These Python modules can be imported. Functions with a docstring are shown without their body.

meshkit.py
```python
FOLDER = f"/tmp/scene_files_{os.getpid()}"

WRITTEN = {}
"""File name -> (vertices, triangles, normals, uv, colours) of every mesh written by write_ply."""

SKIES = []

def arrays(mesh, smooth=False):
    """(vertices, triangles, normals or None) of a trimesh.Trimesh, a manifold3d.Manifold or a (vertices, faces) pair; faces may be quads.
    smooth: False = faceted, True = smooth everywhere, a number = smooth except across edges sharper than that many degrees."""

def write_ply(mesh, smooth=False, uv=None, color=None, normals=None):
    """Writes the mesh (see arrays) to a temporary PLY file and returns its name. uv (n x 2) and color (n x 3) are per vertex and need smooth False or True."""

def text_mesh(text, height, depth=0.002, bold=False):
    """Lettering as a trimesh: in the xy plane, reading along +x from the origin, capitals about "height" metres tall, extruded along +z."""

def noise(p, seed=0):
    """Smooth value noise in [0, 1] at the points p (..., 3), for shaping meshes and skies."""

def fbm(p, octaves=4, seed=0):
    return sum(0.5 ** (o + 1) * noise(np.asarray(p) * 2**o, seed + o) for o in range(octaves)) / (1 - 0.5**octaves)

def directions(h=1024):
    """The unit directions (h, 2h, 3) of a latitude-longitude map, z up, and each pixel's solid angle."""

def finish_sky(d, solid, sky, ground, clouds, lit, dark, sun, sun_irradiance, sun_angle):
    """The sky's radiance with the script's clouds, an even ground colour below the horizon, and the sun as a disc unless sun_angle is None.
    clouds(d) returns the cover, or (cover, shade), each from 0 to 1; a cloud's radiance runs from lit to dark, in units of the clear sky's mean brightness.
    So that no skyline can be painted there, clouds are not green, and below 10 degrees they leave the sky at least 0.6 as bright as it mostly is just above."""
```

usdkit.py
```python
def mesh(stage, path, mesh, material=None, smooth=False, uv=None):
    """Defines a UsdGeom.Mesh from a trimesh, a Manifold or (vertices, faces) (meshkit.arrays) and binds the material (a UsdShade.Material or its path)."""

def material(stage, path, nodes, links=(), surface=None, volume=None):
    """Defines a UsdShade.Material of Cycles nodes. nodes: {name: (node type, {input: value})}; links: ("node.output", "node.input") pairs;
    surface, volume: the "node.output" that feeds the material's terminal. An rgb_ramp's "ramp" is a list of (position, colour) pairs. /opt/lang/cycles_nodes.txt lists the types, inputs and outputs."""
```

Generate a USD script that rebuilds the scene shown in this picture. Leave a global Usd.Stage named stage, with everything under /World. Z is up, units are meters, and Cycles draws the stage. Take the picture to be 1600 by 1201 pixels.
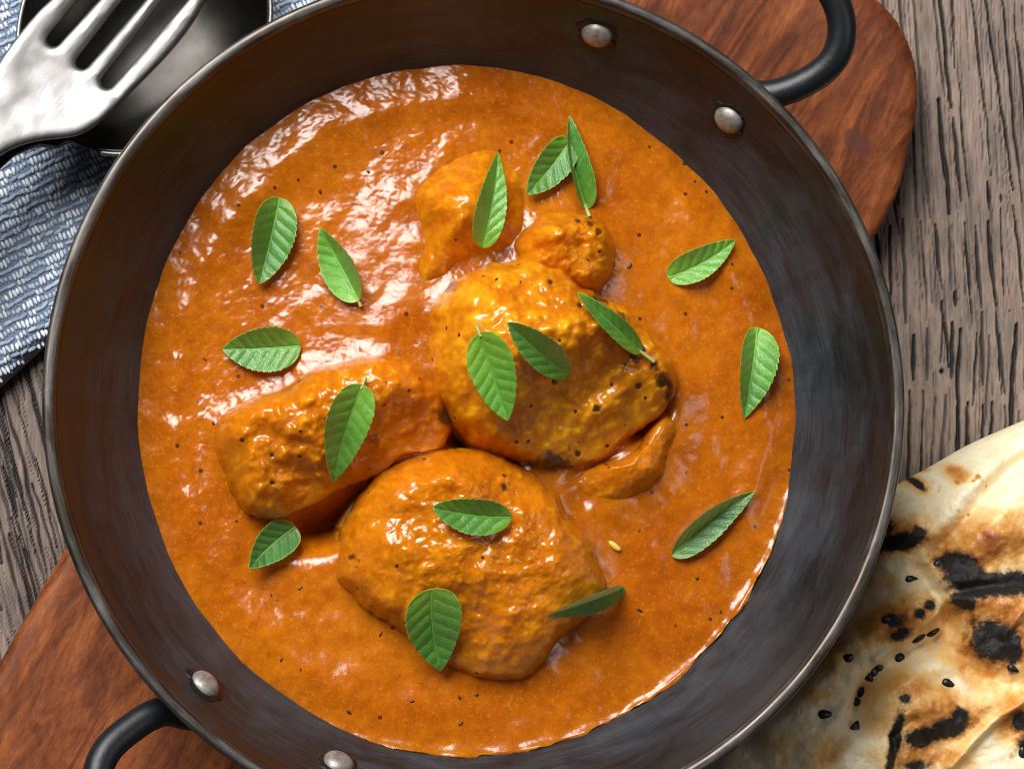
import math, random, numpy as np, trimesh, shapely, usdkit
from shapely.geometry import Polygon, Point, LineString
from scipy.spatial import Delaunay, cKDTree
from scipy.interpolate import splprep, splev
from meshkit import noise, fbm
from pxr import Usd, UsdGeom, UsdLux, UsdShade, Sdf, Gf, Vt

random.seed(7); np.random.seed(7); rng = np.random.default_rng(7)
stage = Usd.Stage.CreateInMemory()
UsdGeom.SetStageUpAxis(stage, 'Z'); UsdGeom.SetStageMetersPerUnit(stage, 1.0)
UsdGeom.Xform.Define(stage, '/World'); UsdGeom.Scope.Define(stage, '/World/Looks')
MM = 0.001
# ------------------------------------------------------------------ camera
ZR = 0.060; DIST = 0.600; SC = 0.00012; FPX = DIST / SC
EYE = np.array([-0.0603, -0.0451, ZR + DIST])
FW = np.array([0, 0, ZR]) - EYE; CAMLEN = np.linalg.norm(FW); FW /= CAMLEN
RT = np.cross(FW, [0, 1, 0]); RT /= np.linalg.norm(RT); UP = np.cross(RT, FW)
cam = UsdGeom.Camera.Define(stage, '/World/camera')
M4 = Gf.Matrix4d(*[float(x) for x in (*RT, 0, *UP, 0, *(-FW), 0, *EYE, 1)])
cam.AddTransformOp().Set(M4)
cam.CreateHorizontalApertureAttr(36.0); cam.CreateFocalLengthAttr(36.0 * FPX / 1600)
cam.CreateFStopAttr(64.0); cam.CreateFocusDistanceAttr(0.615)
cam.CreateClippingRangeAttr((0.02, 50.0)); cam.CreateExposureAttr(0.0)

def up(px, z):
    """photograph pixel(s) -> world point(s) on the level plane z (z may be an array)"""
    px = np.atleast_2d(np.asarray(px, float))
    d = FW + ((px[:, :1] - 800) / FPX) * RT + ((600.5 - px[:, 1:2]) / FPX) * UP
    t = (np.asarray(z) - EYE[2]) / d[:, 2]
    return EYE + t[:, None] * d

# ------------------------------------------------------------------ lights: a window up left, a dim reflected one to the right, the room
def aim(prim, pos, target):
    pos = np.array(pos, float); z = pos - np.array(target, float); z /= np.linalg.norm(z)
    x = np.cross([0, 0, 1.0], z); x /= np.linalg.norm(x); y = np.cross(z, x)
    prim.AddTransformOp().Set(Gf.Matrix4d(*[float(v) for v in (*x, 0, *y, 0, *z, 0, *pos, 1)]))
def rect(name, az, zen, dist, w, h, power, col):
    l = UsdLux.RectLight.Define(stage, '/World/' + name)
    a, z = math.radians(az), math.radians(zen)
    aim(l, (dist * math.cos(a) * math.sin(z), dist * math.sin(a) * math.sin(z), dist * math.cos(z)), (0, 0, 0.03))
    l.CreateWidthAttr(w); l.CreateHeightAttr(h); l.CreateIntensityAttr(power); l.CreateColorAttr(Gf.Vec3f(*col))
    return l
rect('window_light', 122, 39, 1.5, 0.78, 0.80, 21.5, (1.0, 0.985, 0.97))
rect('bounce_light', -4, 40, 1.5, 0.45, 0.45, 3.4, (1.0, 0.93, 0.88))
usdkit.material(stage, '/World/Looks/room_air', {'b': ('background_shader', {'color': (0.80, 0.88, 1.0), 'strength': 0.042})}, surface='b.background')
dome = UsdLux.DomeLight.Define(stage, '/World/room_ambient')
UsdShade.MaterialBindingAPI.Apply(dome.GetPrim()).Bind(UsdShade.Material.Get(stage, '/World/Looks/room_air'))

# ------------------------------------------------------------------ helpers
used = {}
def path_for(name, parent):
    base = (parent.GetPath() if parent is not None else Sdf.Path('/World'))
    k = (str(base), name); n = used.get(k, 0); used[k] = n + 1
    return str(base.AppendChild(name if n == 0 else f'{name}_{n:03d}'))
def tag(p, label=None, cat=None, group=None, kind=None):
    for k, v in (('label', label), ('category', cat), ('group', group), ('kind', kind)):
        if v: p.SetCustomDataByKey(k, v)
    return p
def thing(name, label, cat, loc=(0, 0, 0), group=None):
    x = UsdGeom.Xform.Define(stage, path_for(name, None)); x.AddTranslateOp().Set(Gf.Vec3d(*map(float, loc)))
    x.GetPrim().SetCustomDataByKey('_', ''); x.GetPrim().ClearCustomDataByKey('_')
    o = tag(x.GetPrim(), label, cat, group)
    ORIGIN[str(o.GetPath())] = np.array(loc, float)
    return o
ORIGIN = {}
def obj(name, mesh, mat, parent=None, smooth=True, attrs=None, label=None, cat=None, group=None, kind=None):
    """mesh in world coordinates; made local to its thing"""
    v, f = (mesh.vertices, mesh.faces) if hasattr(mesh, 'vertices') else mesh
    v = np.asarray(v, float)
    if parent is not None:
        v = v - ORIGIN.get('/'.join(str(parent.GetPath()).split('/')[:3]), np.zeros(3))
    m = usdkit.mesh(stage, path_for(name, parent), (v, np.asarray(f)), '/World/Looks/' + mat, smooth=smooth)
    for k, a in (attrs or {}).items():
        a = np.asarray(a, np.float32)
        if a.ndim == 1:
            UsdGeom.PrimvarsAPI(m).CreatePrimvar(k, Sdf.ValueTypeNames.FloatArray, 'vertex').Set(Vt.FloatArray.FromNumpy(a))
        else:
            UsdGeom.PrimvarsAPI(m).CreatePrimvar(k, Sdf.ValueTypeNames.Float3Array, 'vertex').Set(Vt.Vec3fArray.FromNumpy(a))
    return tag(m.GetPrim(), label, cat, group, kind)
def sstep(a, b, x):
    t = np.clip((x - a) / (b - a), 0, 1); return t * t * (3 - 2 * t)
def nz(xy, scale_mm, oct=3, seed=0, stretch=None):
    """signed noise about 0 over the plane; scale in mm"""
    p = np.asarray(xy)[:, :2] / (scale_mm * MM)
    return fbm(np.c_[p, np.full(len(p), 0.37 + seed * 3.1)], oct, seed) * 2 - 1
def closed_spline(pts, n, per=True, s=0):
    pts = np.asarray(pts, float)
    if per: pts = np.vstack([pts, pts[:1]])
    tck, _ = splprep(pts.T, s=s, per=per, k=3)
    return np.array(splev(np.linspace(0, 1, n, endpoint=not per), tck)).T
def lin(c): # sRGB 0-255 -> linear
    c = np.asarray(c, float) / 255; return np.where(c < .04045, c / 12.92, ((c + .055) / 1.055) ** 2.4)
def mixc(a, b, t): return a + (b - a) * np.asarray(t)[:, None]
def resample(poly_ring, sp):
    L = poly_ring.length; n = max(int(L / sp), 8)
    return np.array([poly_ring.interpolate(t * L).coords[0] for t in np.arange(n) / n])
def planar(poly, sp, rings=()):
    """triangulates a shapely polygon (m): boundary, inset rings, then a hexagonal fill. Returns points, triangles, distance to the edge, number of boundary points"""
    def rr(g):
        out = []
        for q in getattr(g, 'geoms', [g]):
            if q.is_empty: continue
            for r in [q.exterior, *q.interiors]: out.append(resample(r, sp))
        return out
    B = rr(poly); nb = sum(map(len, B)); P = list(B); last = 0
    for d in rings:
        g = poly.buffer(-d)
        if not g.is_empty: P += rr(g); last = d
    x0, y0, x1, y1 = poly.bounds
    X, Y = np.meshgrid(np.arange(x0, x1, sp), np.arange(y0, y1, sp * .866)); X = X + (np.arange(X.shape[0]) % 2)[:, None] * sp / 2
    g = np.c_[X.ravel(), Y.ravel()]; g += rng.uniform(-.08, .08, g.shape) * sp
    inner = poly.buffer(-(last + sp * .6))
    g = g[shapely.contains_xy(inner, g[:, 0], g[:, 1])]
    P = np.vstack(P + [g]); T = Delaunay(P).simplices
    c = P[T].mean(1); ok = shapely.contains_xy(poly, c[:, 0], c[:, 1])
    T = T[ok]
    a, b, d = P[T[:, 0]], P[T[:, 1]], P[T[:, 2]]
    ar = (b - a)[:, 0] * (d - a)[:, 1] - (b - a)[:, 1] * (d - a)[:, 0]
    T = T[np.abs(ar) > 1e-14]; ar = ar[np.abs(ar) > 1e-14]
    T[ar < 0] = T[ar < 0][:, ::-1]
    dense = np.vstack([resample(r, sp / 4) for q in getattr(poly, 'geoms', [poly]) for r in [q.exterior, *q.interiors]])
    dist = cKDTree(dense).query(P)[0]; dist[:nb] = 0
    return P, T, dist, nb
def slab(P, T, nb, ztop, zbot):
    """closes a planar triangulation: top and bottom share the boundary points"""
    n = len(P); remap = np.r_[np.arange(nb), n + np.arange(n - nb)]
    V = np.vstack([np.c_[P, ztop], np.c_[P[nb:], zbot[nb:]]])
    return V, np.vstack([T, remap[T][:, ::-1]])
def sweep(pts, radii, sides=16, up0=(0, 0, 1), squash=1.0, caps=True):
    p = np.asarray(pts, float); t = np.gradient(p, axis=0); t /= np.linalg.norm(t, axis=1, keepdims=True)
    a = np.cross(t, np.array(up0, float)); a /= np.linalg.norm(a, axis=1, keepdims=True); b = np.cross(a, t)
    ang = np.arange(sides) * 2 * np.pi / sides; r = np.broadcast_to(radii, (len(p),))[:, None, None]
    v = p[:, None] + r * (np.cos(ang)[None, :, None] * a[:, None] + squash * np.sin(ang)[None, :, None] * b[:, None])
    n = len(p); i, j = np.meshgrid(np.arange(n - 1), np.arange(sides), indexing='ij'); j2 = (j + 1) % sides
    q = np.stack([i * sides + j, i * sides + j2, (i + 1) * sides + j2, (i + 1) * sides + j], -1).reshape(-1, 4)
    V = v.reshape(-1, 3); F = np.vstack([q[:, [0, 2, 1]], q[:, [0, 3, 2]]])
    F = F[:, ::-1] if False else F
    if caps:
        k = len(V); V = np.vstack([V, p[:1], p[-1:]]); js = np.arange(sides)
        F = np.vstack([F, np.c_[np.full(sides, k), js, (js + 1) % sides][:, [0, 1, 2]], np.c_[np.full(sides, k + 1), (n - 1) * sides + (js + 1) % sides, (n - 1) * sides + js]])
    m = trimesh.Trimesh(V, F, process=False)
    if m.volume < 0: m.invert()
    return m.vertices, m.faces
def revolve(profile, n=256, center=(0, 0)):
    pr = np.asarray(profile, float); th = np.arange(n) * 2 * np.pi / n
    V = np.stack([center[0] + pr[:, None, 0] * np.cos(th), center[1] + pr[:, None, 0] * np.sin(th), np.broadcast_to(pr[:, None, 1], (len(pr), n))], -1).reshape(-1, 3)
    i, j = np.meshgrid(np.arange(len(pr) - 1), np.arange(n), indexing='ij'); j2 = (j + 1) % n
    F = np.vstack([np.stack([i * n + j, i * n + j2, (i + 1) * n + j2], -1).reshape(-1, 3), np.stack([i * n + j, (i + 1) * n + j2, (i + 1) * n + j], -1).reshape(-1, 3)])
    return V, F
def mat(name, nodes, links, surface='p.BSDF'): return usdkit.material(stage, '/World/Looks/' + name, nodes, links, surface=surface)

# ------------------------------------------------------------------ materials
GEO = ('geometry', {})
mat('weathered_wood', {
    'a': ('attribute', {'attribute': 'col'}), 'g': ('texture_coordinate', {}),
    'm1': ('mapping', {'scale': (2600, 260, 600)}), 'n1': ('noise_texture', {'scale': 1.0, 'detail': 6, 'roughness': .65}),
    'r1': ('rgb_ramp', {'ramp': [(0.25, (.52, .50, .50)), (0.75, (1.3, 1.28, 1.25))]}),
    'x': ('mix_color', {'blend_type': 'multiply', 'fac': 1.0, 'use_clamp': False}),
    'b': ('bump', {'strength': .5, 'distance': .0004}),
    'p': ('principled_bsdf', {'roughness': .62, 'specular_ior_level': .35})},
    [('g.object', 'm1.vector'), ('m1.vector', 'n1.vector'), ('n1.fac', 'r1.fac'), ('a.color', 'x.a'), ('r1.color', 'x.b'), ('x.result', 'p.base_color'), ('n1.fac', 'b.height'), ('b.normal', 'p.normal')])
mat('burl_wood', {
    'g': ('texture_coordinate', {}), 'rot': ('mapping', {'rotation': (0, 0, -1.03)}),
    'm1': ('mapping', {'scale': (28, 150, 100)}), 'n1': ('noise_texture', {'scale': 1.0, 'detail': 6, 'roughness': .6, 'distortion': 1.6}),
    'm2': ('mapping', {'scale': (500, 1500, 800)}), 'n2': ('noise_texture', {'scale': 1.0, 'detail': 5, 'roughness': .7, 'distortion': .6}),
    'n3': ('noise_texture', {'scale': 26.0, 'detail': 3, 'roughness': .6, 'distortion': 2.2}),
    'r1': ('rgb_ramp', {'ramp': [(0.26, lin((62, 28, 13))), (0.44, lin((112, 57, 27))), (0.57, lin((142, 78, 38))), (0.76, lin((172, 104, 54)))]}),
    'r2': ('rgb_ramp', {'ramp': [(0.3, (.55, .48, .45)), (0.62, (1.12, 1.1, 1.1))]}),
    'r3': ('rgb_ramp', {'ramp': [(0.34, (.42, .36, .36)), (0.5, (1, 1, 1))]}),
    'x': ('mix_color', {'blend_type': 'multiply', 'fac': .85, 'use_clamp': False}), 'y': ('mix_color', {'blend_type': 'multiply', 'fac': .7, 'use_clamp': False}),
    'at': ('attribute', {'attribute': 'knot'}), 'k': ('mix_color', {'b': tuple(lin((88, 48, 38)))}),
    'b': ('bump', {'strength': .18, 'distance': .0003}),
    'p': ('principled_bsdf', {'roughness': .5, 'specular_ior_level': .22})},
    [('g.object', 'rot.vector'), ('rot.vector', 'm1.vector'), ('rot.vector', 'm2.vector'), ('g.object', 'n3.vector'), ('m1.vector', 'n1.vector'), ('m2.vector', 'n2.vector'),
     ('n1.fac', 'r1.fac'), ('n2.fac', 'r2.fac'), ('n3.fac', 'r3.fac'), ('r1.color', 'x.a'), ('r2.color', 'x.b'), ('x.result', 'y.a'), ('r3.color', 'y.b'),
     ('y.result', 'k.a'), ('at.fac', 'k.fac'), ('k.result', 'p.base_color'), ('n2.fac', 'b.height'), ('b.normal', 'p.normal')])
def steel(name, c_lo, c_hi, brown, rough, metallic, brown_amt):
    mat(name, {
        'a': ('attribute', {'attribute': 'pc'}),
        'm1': ('mapping', {'scale': (5, 5, 200)}), 'n1': ('noise_texture', {'scale': 1.0, 'detail': 6, 'roughness': .62, 'distortion': .5}),
        'm2': ('mapping', {'scale': (7, 7, 2600)}), 'n2': ('noise_texture', {'scale': 1.0, 'detail': 4, 'roughness': .6}),
        'n4': ('noise_texture', {'scale': 9.0, 'detail': 7, 'roughness': .7, 'distortion': 1.2}),
        'r1': ('rgb_ramp', {'ramp': [(0.3, c_lo), (0.7, c_hi)]}),
        'sz': ('map_range', {'from_min': .034, 'from_max': .052, 'to_min': .14, 'to_max': -.12, 'clamp': True}), 'sl': ('math', {'math_type': 'add'}),
        's': ('separate_xyz', {}), 'hr': ('map_range', {'from_min': .046, 'from_max': .060, 'to_min': 0.0, 'to_max': .32, 'clamp': True}),
        'ad': ('math', {'math_type': 'add'}), 'r4': ('rgb_ramp', {'ramp': [(0.5, (0, 0, 0)), (0.85, (1, 1, 1))]}),
        'am': ('math', {'math_type': 'multiply', 'value2': brown_amt}),
        'x': ('mix_color', {'b': brown}),
        'r2': ('rgb_ramp', {'ramp': [(0.32, (.52, .5, .5)), (0.68, (1.4, 1.38, 1.36))]}),
        'y': ('mix_color', {'blend_type': 'multiply', 'fac': .75, 'use_clamp': False}),
        'rr': ('map_range', {'from_min': .3, 'from_max': .7, 'to_min': rough - .08, 'to_max': rough + .12}),
        'b': ('bump', {'strength': .12, 'distance': .0002}),
        'p': ('principled_bsdf', {'metallic': metallic, 'specular_ior_level': .5})},
        [('a.vector', 'm1.vector'), ('a.vector', 'm2.vector'), ('a.vector', 'n4.vector'), ('m1.vector', 'n1.vector'), ('m2.vector', 'n2.vector'), ('n1.fac', 'sl.value1'), ('s.z', 'sz.value'), ('sz.result', 'sl.value2'), ('sl.value', 'r1.fac'),
         ('a.vector', 's.vector'), ('s.z', 'hr.value'), ('n4.fac', 'ad.value1'), ('hr.result', 'ad.value2'), ('ad.value', 'r4.fac'), ('r4.color', 'am.value1'), ('am.value', 'x.fac'),
         ('r1.color', 'x.a'), ('x.result', 'y.a'), ('n2.fac', 'r2.fac'), ('r2.color', 'y.b'), ('y.result', 'p.base_color'), ('n1.fac', 'rr.value'), ('rr.result', 'p.roughness'), ('n2.fac', 'b.height'), ('b.normal', 'p.normal')])
steel('seasoned_steel', (.009, .0105, .0125), (.040, .053, .066), (.012, .011, .0095), .38, .2, .7)
steel('worn_rim_steel', (.075, .07, .065), (.36, .355, .35), (.07, .05, .034), .42, .9, .45)
mat('black_iron', {'g': GEO, 'n': ('noise_texture', {'scale': 900.0, 'detail': 4}), 'b': ('bump', {'strength': .25, 'distance': .0002}),
    'p': ('principled_bsdf', {'base_color': (.005, .006, .008), 'roughness': .42, 'specular_ior_level': .4})},
    [('g.position', 'n.vector'), ('n.fac', 'b.height'), ('b.normal', 'p.normal')])
mat('rivet_metal', {'g': GEO, 'n': ('noise_texture', {'scale': 700.0, 'detail': 5, 'roughness': .7}), 'r': ('rgb_ramp', {'ramp': [(.35, (.20, .18, .155)), (.65, (.44, .41, .37))]}),
    'b': ('bump', {'strength': .3, 'distance': .0002}), 'p': ('principled_bsdf', {'metallic': .6, 'roughness': .5})},
    [('g.position', 'n.vector'), ('n.fac', 'r.fac'), ('r.color', 'p.base_color'), ('n.fac', 'b.height'), ('b.normal', 'p.normal')])
mat('cutlery_metal', {'g': ('texture_coordinate', {}), 'rot': ('mapping', {'rotation': (0, 0, -.9)}), 'm': ('mapping', {'scale': (250, 3500, 400)}),
    'n': ('noise_texture', {'scale': 1.0, 'detail': 5, 'roughness': .7}), 'n2': ('noise_texture', {'scale': 160.0, 'detail': 5, 'roughness': .65}),
    'r': ('rgb_ramp', {'ramp': [(.3, (.25, .242, .235)), (.7, (.36, .35, .342))]}), 'rr': ('map_range', {'from_min': .3, 'from_max': .7, 'to_min': .38, 'to_max': .54}),
    'b': ('bump', {'strength': .5, 'distance': .0001}), 'p': ('principled_bsdf', {'metallic': 1.0})},
    [('g.object', 'rot.vector'), ('rot.vector', 'm.vector'), ('m.vector', 'n.vector'), ('g.object', 'n2.vector'), ('n2.fac', 'r.fac'), ('r.color', 'p.base_color'), ('n.fac', 'rr.value'), ('rr.result', 'p.roughness'), ('n.fac', 'b.height'), ('b.normal', 'p.normal')])
mat('dark_reflection_silver', {'g': GEO, 'n2': ('noise_texture', {'scale': 160.0, 'detail': 5, 'roughness': .65}),  # near-black base colour stands in for the dark room the spoon mirrors
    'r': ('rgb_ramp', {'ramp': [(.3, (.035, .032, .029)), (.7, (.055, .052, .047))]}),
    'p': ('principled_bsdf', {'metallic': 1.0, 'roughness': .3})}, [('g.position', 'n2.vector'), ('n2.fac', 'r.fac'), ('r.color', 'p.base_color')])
mat('knit_yarn', {'a': ('attribute', {'attribute': 'col'}), 'g': GEO, 'n': ('noise_texture', {'scale': 4200.0, 'detail': 3}), 'b': ('bump', {'strength': .5, 'distance': .0002}),
    'p': ('principled_bsdf', {'roughness': .85, 'specular_ior_level': .2, 'sheen_weight': .25})}, [('a.color', 'p.base_color'), ('g.position', 'n.vector'), ('n.fac', 'b.height'), ('b.normal', 'p.normal')])
def wet(name, rough, bump, sss, coat, fine=1500.0):
    mat(name, {'a': ('attribute', {'attribute': 'col'}), 'g': GEO,
        'n': ('noise_texture', {'scale': fine, 'detail': 4, 'roughness': .6}), 'n2': ('noise_texture', {'scale': 520.0, 'detail': 3, 'roughness': .6}),
        'r': ('rgb_ramp', {'ramp': [(.3, (.80, .76, .7)), (.7, (1.14, 1.2, 1.25))]}),
        'x': ('mix_color', {'blend_type': 'multiply', 'fac': .8, 'use_clamp': False}),
        'v': ('voronoi_texture', {'scale': 430.0, 'randomness': 1.0}), 'vs': ('separate_color', {}),
        'd1': ('math', {'math_type': 'less_than', 'value2': .19}), 'd2': ('math', {'math_type': 'greater_than', 'value2': .90}), 'd3': ('math', {'math_type': 'multiply'}),
        'y': ('mix_color', {'b': (.09, .028, .006)}),
        'w': ('voronoi_texture', {'scale': 620.0, 'randomness': 1.0}), 'ws': ('separate_color', {}),
        'e1': ('math', {'math_type': 'less_than', 'value2': .3}), 'e2': ('math', {'math_type': 'greater_than', 'value2': .93}), 'e3': ('math', {'math_type': 'multiply'}), 'yg': ('map_range', {'from_min': .56, 'from_max': .74, 'to_min': 0.0, 'to_max': 1.0, 'clamp': True}), 'e4': ('math', {'math_type': 'multiply', 'value2': .26}),
        'z': ('mix_color', {'b': (.86, .42, .06)}),
        'b': ('bump', {'strength': bump, 'distance': .0003}),
        'p': ('principled_bsdf', {'roughness': rough, 'specular_ior_level': .5, 'subsurface_weight': sss, 'subsurface_scale': .0016, 'subsurface_radius': (1.0, .32, .08), 'coat_weight': coat, 'coat_roughness': .12})},
        [('g.position', 'n.vector'), ('g.position', 'n2.vector'), ('n2.fac', 'r.fac'), ('a.color', 'x.a'), ('r.color', 'x.b'),
         ('g.position', 'v.vector'), ('v.color', 'vs.color'), ('v.distance', 'd1.value1'), ('vs.r', 'd2.value1'), ('d1.value', 'd3.value1'), ('d2.value', 'd3.value2'),
         ('g.position', 'w.vector'), ('w.color', 'ws.color'), ('n.fac', 'yg.value'), ('w.distance', 'e1.value1'), ('ws.g', 'e2.value1'), ('e1.value', 'e3.value1'), ('e2.value', 'e3.value2'), ('yg.result', 'e4.value1'),
         ('x.result', 'z.a'), ('e4.value', 'z.fac'), ('z.result', 'y.a'), ('d3.value', 'y.fac'), ('y.result', 'p.base_color'), ('n.fac', 'b.height'), ('b.normal', 'p.normal')])
wet('curry_gravy', .18, .14, .25, 0.0)
wet('coated_chicken', .17, .22, .25, 0.0)
mat('mint_blade', {'a': ('attribute', {'attribute': 'col'}), 'g': GEO, 'n': ('noise_texture', {'scale': 900.0, 'detail': 4, 'roughness': .6}),
    'r': ('rgb_ramp', {'ramp': [(.3, (.72, .78, .72)), (.7, (1.2, 1.15, 1.2))]}), 'x': ('mix_color', {'blend_type': 'multiply', 'fac': .8, 'use_clamp': False}),
    'vv': ('voronoi_texture', {'feature': 'distance_to_edge', 'scale': 1500.0}), 'vr': ('map_range', {'from_min': 0.0, 'from_max': .16, 'to_min': 0.0, 'to_max': .6, 'clamp': True}), 'va': ('math', {'math_type': 'add'}),
    'b': ('bump', {'strength': .3, 'distance': .0002}),
    'p': ('principled_bsdf', {'roughness': .38, 'specular_ior_level': .5, 'subsurface_weight': .12, 'subsurface_scale': .0004, 'subsurface_radius': (.5, 1.0, .2)})},
    [('g.position', 'n.vector'), ('n.fac', 'r.fac'), ('a.color', 'x.a'), ('r.color', 'x.b'), ('x.result', 'p.base_color'), ('g.position', 'vv.vector'), ('vv.distance', 'vr.value'), ('vr.result', 'va.value1'), ('n.fac', 'va.value2'), ('va.value', 'b.height'), ('b.normal', 'p.normal')])
mat('mint_vein', {'p': ('principled_bsdf', {'base_color': tuple(lin((116, 164, 66))), 'roughness': .5})}, [])
mat('mint_stalk', {'p': ('principled_bsdf', {'base_color': tuple(lin((160, 170, 96))), 'roughness': .5})}, [])
mat('baked_bread', {'a': ('attribute', {'attribute': 'col'}), 'am': ('attribute', {'attribute': 'toast'}), 'ms': ('separate_xyz', {}), 'g': GEO,
    'n': ('noise_texture', {'scale': 900.0, 'detail': 6, 'roughness': .68}), 'n2': ('noise_texture', {'scale': 330.0, 'detail': 6, 'roughness': .65}), 'n3': ('noise_texture', {'scale': 1500.0, 'detail': 3}),
    'nb': ('math', {'math_type': 'multiply_add', 'value2': .75, 'value3': -.375}), 'nk': ('math', {'math_type': 'multiply_add', 'value2': .8, 'value3': -.40}),
    'b1': ('math', {'math_type': 'add'}), 'k0': ('math', {'math_type': 'add'}), 'k1': ('math', {'math_type': 'add'}),
    'rb': ('rgb_ramp', {'ramp': [(.26, (1, 1, 1)), (.50, (.93, .70, .40)), (.70, (.70, .36, .11)), (.90, (.42, .16, .045)), (1.0, (.28, .09, .03))]}),
    'rk': ('map_range', {'from_min': .55, 'from_max': .72, 'to_min': 0.0, 'to_max': .985, 'clamp': True}), 'rh': ('map_range', {'from_min': .28, 'from_max': .62, 'to_min': 0.0, 'to_max': .72, 'clamp': True}),
    'r': ('rgb_ramp', {'ramp': [(.3, (.86, .82, .76)), (.7, (1.06, 1.08, 1.1))]}), 'x': ('mix_color', {'blend_type': 'multiply', 'fac': .7, 'use_clamp': False}),
    'y': ('mix_color', {'blend_type': 'multiply', 'fac': 1.0}), 'h': ('mix_color', {'b': tuple(lin((84, 38, 20)))}), 'z': ('mix_color', {'b': (.010, .009, .009)}),
    'ro': ('map_range', {'from_min': .3, 'from_max': .7, 'to_min': .26, 'to_max': .46}), 'rr': ('mix_float', {'b': .55}),
    'bh': ('math', {'math_type': 'multiply_add'}), 'bk': ('math', {'math_type': 'multiply_add', 'value2': 1.6, 'value3': .6}),
    'b': ('bump', {'strength': .45, 'distance': .0004}), 'p': ('principled_bsdf', {'specular_ior_level': .45, 'subsurface_weight': .12, 'subsurface_scale': .001, 'subsurface_radius': (1, .6, .3)})},
    [('g.position', 'n.vector'), ('g.position', 'n2.vector'), ('g.position', 'n3.vector'), ('am.vector', 'ms.vector'), ('n2.fac', 'r.fac'), ('a.color', 'x.a'), ('r.color', 'x.b'),
     ('n2.fac', 'nb.value1'), ('n.fac', 'nk.value1'), ('ms.x', 'b1.value1'), ('nb.value', 'b1.value2'), ('b1.value', 'rb.fac'), ('ms.y', 'k0.value1'), ('nk.value', 'k0.value2'), ('k0.value', 'k1.value1'), ('nb.value', 'k1.value2'),
     ('k1.value', 'rk.value'), ('k1.value', 'rh.value'), ('x.result', 'y.a'), ('rb.color', 'y.b'), ('y.result', 'h.a'), ('rh.result', 'h.fac'), ('h.result', 'z.a'), ('rk.result', 'z.fac'), ('z.result', 'p.base_color'),
     ('n2.fac', 'ro.value'), ('ro.result', 'rr.a'), ('rk.result', 'rr.fac'), ('rr.result', 'p.roughness'), ('rk.result', 'bk.value1'), ('n.fac', 'bh.value1'), ('bk.value', 'bh.value2'), ('n3.fac', 'bh.value3'), ('bh.value', 'b.height'), ('b.normal', 'p.normal')])
mat('seed_black', {'g': GEO, 'n': ('noise_texture', {'scale': 2500.0, 'detail': 3}), 'b': ('bump', {'strength': .4, 'distance': .0002}), 'p': ('principled_bsdf', {'base_color': (.008, .009, .011), 'roughness': .35})},
    [('g.position', 'n.vector'), ('n.fac', 'b.height'), ('b.normal', 'p.normal')])
mat('spice_dark', {'p': ('principled_bsdf', {'base_color': (.03, .014, .006), 'roughness': .4})}, [])
mat('onion_yellow', {'p': ('principled_bsdf', {'base_color': (.85, .5, .08), 'roughness': .25, 'subsurface_weight': .3, 'subsurface_scale': .001})}, [])

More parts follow.
